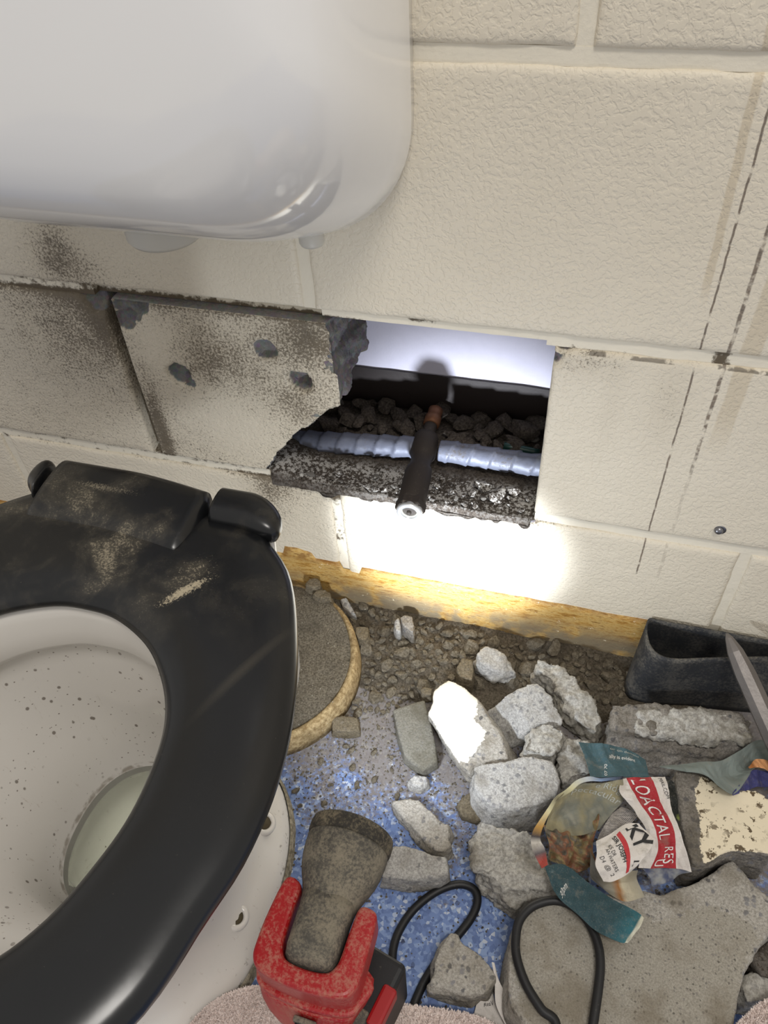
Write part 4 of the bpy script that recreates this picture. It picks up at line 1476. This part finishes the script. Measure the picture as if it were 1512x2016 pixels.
def ytube(prof, name, mat, n=48, parent=tor, sq=None):
    th = np.linspace(0, 2 * math.pi, n, endpoint=False)
    rings = []
    for q in prof:
        r, y = q[0], q[1]
        rx, rz, cz, p = (q[2:] + (r, r, 0, 2))[:4] if len(q) > 2 else (r, r, 0, 2)
        c, s_ = np.cos(th), np.sin(th)
        rings.append(np.stack([rx * np.sign(c) * np.abs(c) ** (2 / p), np.full(n, y), cz + rz * np.sign(s_) * np.abs(s_) ** (2 / p)], 1))
    V, Fc = loft(rings)
    return link(name, fixn(mesh(name, V, Fc)), MAT[mat], parent, True)


ytube([(.033, -.006), (.0365, -.004), (.039, .0), (.0408, -.002), (.0415, -.006), (.0415, -.015), (.0405, -.0185), (.039, -.019)], 'bezel', 'bezel')
ytube([(.002, -.0045), (.0365, -.0045), (.0365, -.007), (.002, -.007)], 'lens', 'lens')
ytube([(.033, -.0185), (.0398, -.019), (.0402, -.022), (.0398, -.032), (.0388, -.042), (.0368, -.052), (.0335, -.062), (.0298, -.071), (.0272, -.079), (.0258, -.086), (.018, -.088)], 'head', 'greyrub')
ytube([(0, -.078, .020, .020, 0, 2.2), (0, -.080, .0262, .0265, 0, 2.2), (0, -.095, .0248, .0262, 0, 2.4), (0, -.115, .0240, .0258, 0, 2.6), (0, -.133, .0236, .0250, -.001, 2.8), (0, -.142, .0225, .0225, -.003, 3), (0, -.147, .0180, .0170, -.006, 3), (0, -.149, .008, .010, -.008, 3)], 'neck', 'greyrub')
# red fork round the neck
fork = [(-.0285, -.076), (-.0272, -.100), (-.0262, -.128), (-.0245, -.139), (-.0180, -.1475), (0, -.150), (.0180, -.1475), (.0245, -.139), (.0262, -.128), (.0272, -.100), (.0300, -.080), (.0420, -.079), (.0470, -.086), (.0480, -.108), (.0480, -.138), (.0465, -.154), (.0380, -.1645), (.0150, -.169), (-.0150, -.169), (-.0380, -.1645), (-.0475, -.154), (-.0495, -.138), (-.0490, -.110), (-.0440, -.073)]
fork = [tuple(p) for p in catmull(np.array(fork), 96, True)]
link('fork', fixn(prism(fork, -.026, .012, .0045, 3)), MAT['red'], tor, False)
ridge = [(-.049, -.128), (-.0490, -.158), (-.038, -.1695), (-.013, -.174), (.013, -.174), (.038, -.1695), (.0485, -.158), (.048, -.128)]
link('collar', fixn(prism([tuple(p) for p in catmull(np.array(ridge), 48, True)], -.036, -.0265, .003, 2)), MAT['red'], tor, False)
chin0 = [(-.047, -.122), (-.0475, -.156), (-.038, -.1685), (-.012, -.174), (.012, -.174), (.038, -.1685), (.0465, -.156), (.047, -.122)]
rings = []
for z, kx, dy in ((-.035, 1.0, 0), (-.042, 1.0, -.002), (-.052, .96, -.006), (-.064, .86, -.010), (-.076, .72, -.012), (-.086, .58, -.010), (-.100, .5, 0.0)):
    rings.append(catmull(np.array([(x * kx, y + dy, z) for x, y in chin0]), 40, True))
V, Fc = loft(rings)
link('chin', fixn(mesh('chin', V, Fc)), MAT['red'], tor, True)
link('strap', bevelbox((.017, .007, .050), (.004, -.1855, -.066), .002, 2), MAT['blackpl'], tor)
link('strap_keeper', bevelbox((.021, .006, .009), (.004, -.1820, -.0425), .0015, 2), MAT['greyrub'], tor)
bo = empty('battery', (.034, -.142, -.094), tor)
bo.rotation_euler = (0, 0, -.22)
link('battery_case', bevelbox((.066, .095, .096), (0, 0, -.015), .006, 3), MAT['blackpl'], bo)
link('latch', bevelbox((.014, .036, .022), (.0285, .006, .026), .003, 2), MAT['redclean'], bo)
link('battery_panel', bevelbox((.036, .042, .012), (.004, -.024, .030), .003, 2), MAT['greyrub'], bo)
link('battery_trim', bevelbox((.034, .008, .016), (-.002, .004, .030), .002, 2), MAT['redclean'], bo)
for ob in tor.children:
    if ob.type == 'MESH':
        V = verts(ob.data)
        V[:, 1] *= .86
        setverts(ob.data, V)
    else:
        ob.location.y *= .86
# the torch's own beam: bright core and wide spill
for nm, en, ang, bl in (('torch_beam', 19, 50, .9), ('torch_spill', 2.2, 140, .6)):
    l = bpy.data.lights.new(nm, 'SPOT')
    l.energy = en
    l.spot_size = math.radians(ang)
    l.spot_blend = bl
    l.color = (.84, .91, 1.0)
    l.shadow_soft_size = .012
    lo = bpy.data.objects.new(nm, l)
    COL.objects.link(lo)
    lo.parent = tor
    lo.location = (0, .004, 0)
    lo.rotation_euler = (math.radians(90), 0, 0)

# ------------------------------------------------------------------ cable
pA = [(787, 2040), (780, 1975), (773, 1915), (775, 1865), (790, 1825), (818, 1787), (860, 1755), (902, 1741), (932, 1750), (940, 1775), (926, 1810), (888, 1858), (852, 1905), (826, 1952), (808, 2005), (812, 2060)]
pA = [at(u, v, .0045) for u, v in pA]
mid = [at(850, 2150, .006), at(960, 2190, .03), at(1070, 2150, .0515)]
pB = z6([(1075, 1400), (985, 1290), (895, 1145), (843, 1000), (832, 890), (852, 770), (915, 690), (1000, 652), (1080, 645), (1160, 672), (1240, 740), (1295, 830), (1328, 930), (1336, 1040), (1325, 1160), (1308, 1280), (1290, 1400)])
pB = [at(u, v, .0515) for u, v in pB]
path = catmull(np.array(pA + mid + pB), 260)
V, Fc = tube(path, .0037, 12)
props(link('cable', fixn(mesh('cable', V, Fc)), MAT['cable'], None, True), 'black rubber cable looping over the blue floor and the slab', 'cable')

# ------------------------------------------------------------------ towel along the lower edge
edge_px = [(360, 2050), (400, 1995), (440, 1962), (500, 1942), (560, 1945), (640, 1960), (720, 1970), (790, 1978), (860, 1986), (930, 1999), (985, 2022), (1080, 2070), (1250, 2080), (1400, 2050), (1460, 2010), (1500, 1975), (1560, 1950)]
eh = [.02, .024, .026, .028, .02, .012, .012, .018, .022, .022, .022, .05, .054, .054, .054, .05, .05]
eg = catmull(np.array([at(u, v, h) for (u, v), h in zip(edge_px, eh)]), 110)
rows = []
nr = 40
for k in range(nr):
    f = k / (nr - 1)
    q = eg.copy()
    q[:, 1] -= f * .16
    q[:, 0] *= 1 + .1 * f
    q[:, 2] = eg[:, 2] * (1 - .1 * f) + .012 * fbm(q, 16, 4, 3) * min(1, f * 4) + .004 * math.sin(min(1, f * 8) * math.pi / 2)
    rows.append(q)
low = eg.copy()
low[:, 2] = np.maximum(low[:, 2] - .018, .0015)
low[:, 1] -= .004
rows.insert(0, low)
for q in rows:
    # where the towel reaches the foot of the pan it lies over it
    fx, fy = (q[:, 0] - XC) * 1000, q[:, 1] * 1000 - CY
    ratio = np.hypot(fx, fy) / polar(foot_pts, CY, np.arctan2(fy, fx))
    fz = np.interp(ratio, [.80, .86, .94, .985, 1.0, 1.03], [.046, .034, .022, .014, .006, 0])
    q[:, 2] = np.where(ratio < 1.03, np.maximum(q[:, 2], fz + .006), q[:, 2])
V, Fc = loft(rows, closed=False)
tw = link('towel', mesh('towel', V, Fc), MAT['towel'], None, True)
md = tw.modifiers.new('thick', 'SOLIDIFY')
md.thickness = .002
md.offset = 1
props(tw, 'pale pink terry towel lying under the torch at the front', 'towel')
N = normals(tw.data)
fcs = np.array([p.vertices[:] for p in tw.data.polygons])
NTUFT = 100000
pick = np.where(RNG.random(NTUFT) < .6, RNG.random(NTUFT) * .34, RNG.random(NTUFT))
f = fcs[(pick * (len(fcs) - 1)).astype(int)]
wts = RNG.dirichlet([1, 1, 1, 1], NTUFT)[:, :, None]
b = (V[f] * wts).sum(1)
n_ = (N[f] * wts).sum(1)
n_ = np.where(n_[:, 2:] < 0, -n_, n_)
d = n_ + RNG.normal(0, .5, (NTUFT, 3))
d /= np.linalg.norm(d, axis=1)[:, None]
L = RNG.uniform(.0016, .0030, (NTUFT, 1))
sd = np.cross(d, RNG.normal(size=(NTUFT, 3)))
sd /= np.linalg.norm(sd, axis=1)[:, None]
wd = .00045
GV = np.stack([b - sd * wd, b + sd * wd, b + d * L * .6 + sd * wd * 1.2, b + d * L, b + d * L * .6 - sd * wd * 1.2], 1).reshape(-1, 3)
pm = bpy.data.meshes.new('pile')
pm.vertices.add(len(GV))
pm.vertices.foreach_set('co', GV.ravel())
pm.loops.add(NTUFT * 5)
pm.loops.foreach_set('vertex_index', np.arange(NTUFT * 5, dtype=np.int32))
pm.polygons.add(NTUFT)
pm.polygons.foreach_set('loop_start', np.arange(0, NTUFT * 5, 5, dtype=np.int32))
pm.update(calc_edges=True)
pl = link('pile', pm, MAT['towel'], tw)
props(pl, kind='stuff')

# ------------------------------------------------------------------ papers
def sheet(name, grid, zs, mat, parent, conv, nu=44, nv=44, wr=.0012, org=(0, 0, 0), seed=1):
    g = np.array([[at(*conv([q])[0], z if np.isscalar(z) else z[j]) for j, q in enumerate(r)] for r, z in zip(grid, zs)])
    R_ = np.stack([catmull(g[i], nu) for i in range(g.shape[0])])
    S_ = np.stack([catmull(R_[:, j], nv) if g.shape[0] > 2 else np.linspace(R_[0, j], R_[1, j], nv) for j in range(nu)], 1)
    Pn = S_.reshape(-1, 3)
    S_ = S_ + (wr * fbm(Pn, 45, seed, 3) + wr * .8 * np.abs(fbm(Pn, 30, seed + 4, 2))).reshape(nv, nu, 1) * np.array([0, -.3, 1])
    rg = np.random.default_rng(seed)
    cr = 0
    Pw = Pn + .006 * np.stack([fbm(Pn, 30, seed + q, 2) for q in range(3)], 1)
    for q in range(6):
        d_ = rg.normal(size=3)
        d_ /= np.linalg.norm(d_)
        ph = Pw @ d_ * rg.uniform(16, 60) + rg.random()
        cr = cr + np.abs((ph % 1) * 2 - 1) * rg.uniform(.3, 1)
    for q in range(5):
        d_ = rg.normal(size=3)
        d_ /= np.linalg.norm(d_)
        ph = Pw @ d_ * rg.uniform(70, 150) + rg.random()
        cr = cr + np.abs((ph % 1) * 2 - 1) * rg.uniform(.08, .22)
    cr = cr - cr.mean()
    S_ = S_ + (wr * 3.4 * cr).reshape(nv, nu, 1) * np.array([0, -.3, 1])
    V = S_.reshape(-1, 3) - np.array(org)
    idx = np.arange(nu * nv).reshape(nv, nu)
    Fc = list(zip(idx[:-1, :-1].ravel(), idx[1:, :-1].ravel(), idx[1:, 1:].ravel(), idx[:-1, 1:].ravel()))
    me = mesh(name, V, Fc)
    ul = me.uv_layers.new(name='UVMap')
    uv = np.stack(np.meshgrid(np.linspace(0, 1, nu), np.linspace(0, 1, nv)), -1).reshape(-1, 2)
    li = np.empty(len(me.loops), dtype=np.int32)
    me.loops.foreach_get('vertex_index', li)
    ul.data.foreach_set('uv', uv[li].ravel())
    o = link(name, me, mat, parent, False)
    md = o.modifiers.new('thick', 'SOLIDIFY')
    md.thickness = .0005
    md.offset = 0
    Sx = S_ - np.array(org)
    gu, gv = np.gradient(Sx, axis=1), np.gradient(Sx, axis=0)
    Nn = np.cross(gu, gv)
    Nn /= np.linalg.norm(Nn, axis=2)[..., None] + 1e-12
    tocam = (CAMP - np.array(org)) - Sx
    flip = np.sign((Nn * tocam).sum(2))[..., None]
    Nn = Nn * flip

    def S(u, v, off=.0007):
        u, v = np.clip(u, 0, 1) * (nu - 1), np.clip(v, 0, 1) * (nv - 1)
        i, j = np.minimum(u.astype(int), nu - 2), np.minimum(v.astype(int), nv - 2)
        a, b = (u - i)[:, None], (v - j)[:, None]
        def bi(A): return A[j, i] * (1 - a) * (1 - b) + A[j, i + 1] * a * (1 - b) + A[j + 1, i] * (1 - a) * b + A[j + 1, i + 1] * a * b
        return bi(Sx) + off * bi(Nn)
    return o, S


def glyphs(body, spacing=1.0, shear=0.0, bold=0.0):
    cu = bpy.data.curves.new('txt', 'FONT')
    cu.body = body
    cu.size = 1.0
    cu.space_character = spacing
    cu.shear = shear
    cu.offset = bold
    cu.resolution_u = 3
    o = bpy.data.objects.new('txt', cu)
    COL.objects.link(o)
    dg = bpy.context.evaluated_depsgraph_get()
    me = bpy.data.meshes.new_from_object(o.evaluated_get(dg))
    bpy.data.objects.remove(o)
    V = verts(me)
    F_ = [tuple(p.vertices) for p in me.polygons]
    return V, F_


def lettering(name, body, S, p0, ax, ay, mat, parent, spacing=1.0, shear=0.0, off=.0007, bold=0.0):
    """p0: uv start; ax: uv extent of the whole line; ay: uv of one capital height"""
    V, F_ = glyphs(body, spacing, shear, bold)
    wdt = V[:, 0].max()
    a = V[:, 0] / wdt
    b = V[:, 1] / .7
    u = p0[0] + a * ax[0] + b * ay[0]
    v = p0[1] + a * ax[1] + b * ay[1]
    return link(name, mesh(name, S(u, v, off), F_), mat, parent)


def decal(name, S, quad, mat, parent, n=14, off=.0006):
    q = np.array(quad, float)
    V, Fc = [], []
    for i in range(n):
        for j in range(4):
            f, h = i / (n - 1), j / 3
            V.append((q[0] * (1 - f) + q[1] * f) * (1 - h) + (q[3] * (1 - f) + q[2] * f) * h)
    V = np.array(V)
    idx = np.arange(n * 4).reshape(n, 4)
    Fc = list(zip(idx[:-1, :-1].ravel(), idx[:-1, 1:].ravel(), idx[1:, 1:].ravel(), idx[1:, :-1].ravel()))
    return link(name, mesh(name, S(V[:, 0], V[:, 1], off), Fc), mat, parent)


INKW = mat_plain('white_print', (226, 226, 222), .7)
INKK = mat_plain('black_print', (38, 38, 40), .7)
INKR = mat_plain('red_print', (190, 52, 58), .7)
INKG = mat_plain('pale_grey_print', (176, 178, 170), .7)
PT = lambda name, fn: mat_uv(name, fn)
m_red = PT('red_banner_page', lambda t, u, v: t.mix(t.math('MULTIPLY', t.step(u, .325, .332), t.step(u, .675, .668)), lin(214, 208, 202), lin(166, 46, 54)))
m_white = PT('white_newsprint', lambda t, u, v: lin(216, 210, 204))
m_olive = PT('olive_photo_page', lambda t, u, v: t.ramp(t.math('ADD', t.math('MULTIPLY', t.noise(30, 3), .7), t.math('MULTIPLY', u, .15)), [(.2, lin(78, 78, 62)), (.36, lin(150, 142, 112)), (.46, lin(120, 122, 112)), (.56, lin(170, 166, 146)), (.72, lin(92, 96, 92))]))
m_teal = PT('teal_page', lambda t, u, v: t.mix(t.step(u, .90, .95), t.mix(t.step(u, .62, .88), t.mix(t.step(t.noise(60, 4, .7), .62, .72, 0, .6), lin(52, 76, 82), lin(108, 124, 126)), lin(52, 104, 114)), lin(206, 204, 186)))
m_teal2 = PT('teal_upper_page', lambda t, u, v: t.mix(t.step(t.noise(60, 4, .7), .6, .75, 0, .5), lin(66, 92, 100), lin(116, 132, 136)))
m_col = PT('grey_text_page', lambda t, u, v: t.mix(t.math('MULTIPLY', t.step(t.math('SINE', t.math('MULTIPLY', v, 95.0)), -.1, .3), t.step(t.noise(260, 3, .6, t.map((1, 3, 1))), .42, .55)), lin(176, 170, 164), lin(92, 90, 92)))
m_rim = PT('coloured_page_edge', lambda t, u, v: t.ramp(u, [(0, lin(30, 36, 54)), (.10, lin(128, 152, 190)), (.2, lin(186, 194, 204)), (.34, lin(190, 184, 146)), (.46, lin(112, 106, 86)), (.56, lin(206, 198, 158)), (.68, lin(184, 142, 74)), (.78, lin(70, 66, 70)), (.84, lin(216, 210, 200)), (.92, lin(96, 90, 92)), (.97, lin(180, 80, 70))]))
m_food = PT('photo_print_page', lambda t, u, v: t.ramp(t.noise(70, 3), [(.25, lin(52, 50, 46)), (.38, lin(110, 104, 92)), (.45, lin(150, 104, 82)), (.55, lin(150, 136, 98)), (.65, lin(108, 102, 92)), (.8, lin(70, 66, 62))]))
m_fold = PT('folded_grey_page', lambda t, u, v: t.ramp(t.math('ADD', t.math('MULTIPLY', u, .8), t.math('MULTIPLY', t.noise(40, 2), .3)), [(0, lin(150, 146, 136)), (.3, lin(112, 110, 104)), (.55, lin(150, 144, 128)), (.68, lin(160, 110, 62)), (.74, lin(200, 190, 164)), (1, lin(140, 136, 124))]))
m_blue = PT('blue_grey_page', lambda t, u, v: t.mix(t.step(t.noise(60, 3), .4, .6), lin(72, 80, 108), lin(150, 152, 154)))
m_dark = PT('dark_green_page', lambda t, u, v: t.mix(t.step(t.noise(80, 2), .55, .65), lin(40, 42, 40), lin(128, 140, 70)))
m_gp = PT('grey_green_paper', lambda t, u, v: t.mix(t.noise(20, 2), lin(108, 120, 118), lin(140, 148, 144)))
m_bl = PT('indigo_paper', lambda t, u, v: lin(66, 68, 118))
m_or = PT('orange_paper', lambda t, u, v: t.mix(t.step(u, .1, .4), lin(160, 100, 50), lin(220, 160, 110)))


def zz(pts): return [(1040 + .2249 * x, 1500 + .2249 * y) for x, y in pts]


O = at(1180, 1640, .03)
news = empty('newspaper', tuple(O))
props(news, 'crumpled colour newspaper with red banner and teal pages among the rubble', 'newspaper')
k = dict(parent=news, org=O)
sheet('photo_page', [[(130, 560), (300, 480), (480, 420), (620, 400)], [(180, 740), (330, 690), (460, 620), (600, 580)], [(190, 850), (330, 860), (440, 800), (560, 760)], [(330, 930), (420, 960), (500, 940), (600, 880)]], (.062, .056, .052, .052), m_food, conv=zz, seed=3, wr=.004, **k)
o, S = sheet('olive_page', [[(245, 322), (420, 205), (640, 185), (830, 150)], [(185, 470), (400, 320), (620, 290), (830, 330)], [(150, 610), (330, 500), (560, 460), (740, 440)], [(190, 720), (320, 650), (470, 640), (620, 590)]], (.083, .073, .064, .057), m_olive, conv=zz, seed=5, **k)
lettering('headline', 'e Ridge', S, (.58, .10), (.43, .18), (.03, -.13), INKG, o)
lettering('headline', 'pectacular', S, (.26, .14), (.70, .34), (.03, -.13), INKG, o)
sheet('text_page', [[(600, 700), (640, 600), (720, 470), (810, 395)], [(660, 700), (700, 620), (800, 500), (880, 420)], [(740, 650), (800, 600), (900, 540), (960, 470)]], (.060, .063, .063), m_col, conv=zz, seed=8, **k)
sheet('folded_page', [[(540, 780), (600, 900), (760, 960), (960, 950)], [(540, 950), (660, 1060), (800, 1080), (950, 1030)], [(560, 1030), (700, 1150), (860, 1220), (1020, 1180)]], (.058, .058, .054), m_fold, conv=zz, seed=9, **k)
sheet('blue_page', [[(1000, 935), (1150, 930), (1300, 930), (1420, 965)], [(1060, 1010), (1150, 1000), (1250, 990), (1360, 975)], [(1080, 1080), (1150, 1075), (1250, 1040), (1320, 985)]], (.062, .059, .054), m_blue, conv=zz, seed=11, **k)
sheet('dark_page', [[(1190, 135), (1240, 150), (1290, 190)], [(1240, 340), (1290, 360), (1310, 400)], [(1290, 540), (1310, 550), (1330, 580)]], (.070, .068, .066), m_dark, conv=zz, seed=12, **k)
o, S = sheet('banner_page', [[(825, 150), (865, 140), (1070, 135), (1200, 130)], [(800, 270), (930, 290), (1130, 280), (1230, 270)], [(940, 440), (1050, 460), (1210, 450), (1265, 440)], [(1030, 600), (1120, 620), (1265, 610), (1320, 600)], [(1000, 770), (1135, 770), (1290, 760), (1375, 760)], [(960, 930), (1075, 930), (1300, 930), (1430, 965)]], (.082, .084, .084, .082, .079, .071), m_red, conv=zz, nv=44, seed=13, **k)
lettering('banner_lettering', 'LOACTAL', S, (.385, .02), (.0, .66), (.19, 0), INKW, o, 1.1)
lettering('banner_lettering', 'RES', S, (.47, .76), (.0, .19), (.15, 0), INKW, o, 1.1)
lettering('banner_lettering', 'U', S, (.36, .90), (.0, .08), (.13, 0), INKW, o)
lettering('address_print', 'MAIL.COM', S, (.80, .02), (.10, .24), (.10, 0), INKK, o)
o, S = sheet('address_label', [[(590, 700), (720, 630), (850, 548), (965, 540)], [(600, 800), (740, 760), (900, 720), (1095, 690)], [(590, 910), (720, 900), (870, 880), (985, 870)], [(660, 1045), (730, 1050), (820, 1010), (900, 955)]], (.085, .093, .093, .083), m_white, conv=zz, seed=15, wr=.0008, **k)
lettering('large_print', 'KY', S, (.64, .06), (.10, .40), (.27, -.06), INKK, o, bold=.035)
decal('red_rule', S, [(.44, .10), (.73, .93), (.80, .90), (.52, .07)], INKR, o)
lettering('address_print', 'SIR JOSEPH', S, (.34, .12), (.24, .54), (.07, -.02), INKK, o, bold=.02)
lettering('address_print', 'KS DR', S, (.23, .25), (.13, .26), (.07, -.02), INKK, o)
lettering('address_print', 'AN WATERS', S, (.17, .32), (.27, .50), (.07, -.02), INKK, o)
lettering('handwriting', 'D4 @ 2', S, (.06, .46), (.28, .44), (.09, -.02), INKK, o, 1.2)
lettering('large_print', 'L', S, (.80, .62), (.02, .14), (.14, 0), INKK, o)
sheet('coloured_edge', [[(830, 128), (640, 145), (540, 128), (425, 162), (335, 240), (240, 306), (180, 395), (95, 520), (45, 600), (24, 690), (50, 800), (120, 930)],
                        [(820, 150), (650, 168), (550, 165), (455, 192), (372, 262), (262, 330), (200, 430), (150, 520), (112, 620), (108, 690), (148, 765), (170, 900)]], (.0805, .0845), m_rim, conv=zz, nu=70, nv=6, seed=16, wr=.0006, **k)
o, S = sheet('teal_page', [[(212, 783), (330, 775), (470, 880), (600, 970), (740, 1045), (785, 1085)], [(240, 850), (310, 860), (440, 960), (560, 1060), (690, 1130), (765, 1135)], [(262, 920), (310, 985), (400, 1060), (510, 1160), (640, 1222), (695, 1230)]], (.068, .070, .066), m_teal, conv=z4, nu=40, seed=18, **k)
lettering('page_print', '30pm', S, (.215, .95), (.055, -.36), (-.03, -.12), INKW, o)
o, S = sheet('upper_teal_page', [[(410, 65), (560, 75), (700, 105), (800, 165)], [(450, 160), (570, 170), (700, 180), (808, 215)], [(480, 265), (580, 265), (690, 265), (815, 270)]], (.056, .060, .068), m_teal2, conv=z4, seed=20, **k)
lettering('page_print', 'or on demand', S, (.40, .16), (.45, .02), (.0, -.08), INKG, o)
lettering('page_print', 'ally is evident', S, (.38, .42), (.40, .02), (.0, -.12), INKW, o)
lettering('page_print', '07 70', S, (.33, .98), (.02, -.36), (-.05, 0), INKW, o)

O = at(1420, 1520, .06)
gp = empty('grey_paper', tuple(O))
props(gp, 'crumpled grey paper with indigo and orange folds under the chisel', 'paper')
k = dict(parent=gp, org=O)
sheet('grey_page', [[(880, 203), (1100, 182), (1230, 172), (1350, 110), (1450, 50), (1560, 60)], [(900, 212), (1110, 212), (1215, 262), (1350, 215), (1440, 150), (1560, 150)], [(920, 220), (1130, 250), (1305, 366), (1420, 225), (1480, 200), (1560, 190)]], ([.072, .072, .070, .050, .034, .030], [.080, .080, .078, .050, .034, .030], [.082, .082, .080, .050, .034, .030]), m_gp, conv=z4, seed=22, **k)
sheet('indigo_fold', [[(1306, 364), (1360, 290), (1425, 225), (1560, 235)], [(1310, 370), (1380, 350), (1440, 325), (1560, 320)]], ([.083, .062, .045, .030], [.076, .060, .042, .028]), m_bl, conv=z4, seed=23, **k)
sheet('orange_fold', [[(1400, 205), (1450, 160), (1560, 185)], [(1408, 214), (1470, 212), (1560, 262)]], ([.056, .045, .034], [.056, .045, .034]), m_or, conv=z4, seed=24, **k)

O = at(970, 1990, .004)
ps = empty('paper_scrap', tuple(O))
props(ps, 'torn white paper scrap with black print beside the slab', 'paper')
k = dict(parent=ps, org=O)


def zp(pts): return [(840 + .1455 * x, 1860 + .1455 * y) for x, y in pts]


o, S = sheet('scrap', [[(670, 815), (790, 700), (890, 620)], [(650, 900), (790, 850), (940, 840)], [(625, 1000), (800, 1030), (1020, 1000)], [(620, 1150), (800, 1180), (1120, 1180)]], (.006, .005, .004, .004), m_white, conv=zp, seed=30, wr=.0008, **k)
lettering('scrap_print', 'ReaV', S, (.42, .31), (.5, .0), (.0, -.12), INKK, o)
lettering('scrap_print', 'm', S, (.80, .08), (.17, -.02), (.0, -.10), INKK, o)
sheet('torn_edge', [[(880, 235), (895, 237), (915, 243)], [(920, 470), (945, 450), (970, 460)], [(935, 800), (1010, 780), (1085, 700)], [(1060, 1080), (1150, 1100), (1250, 1080)]], (.034, .026, .018, .012), m_white, conv=zp, seed=31, wr=.0006, **k)
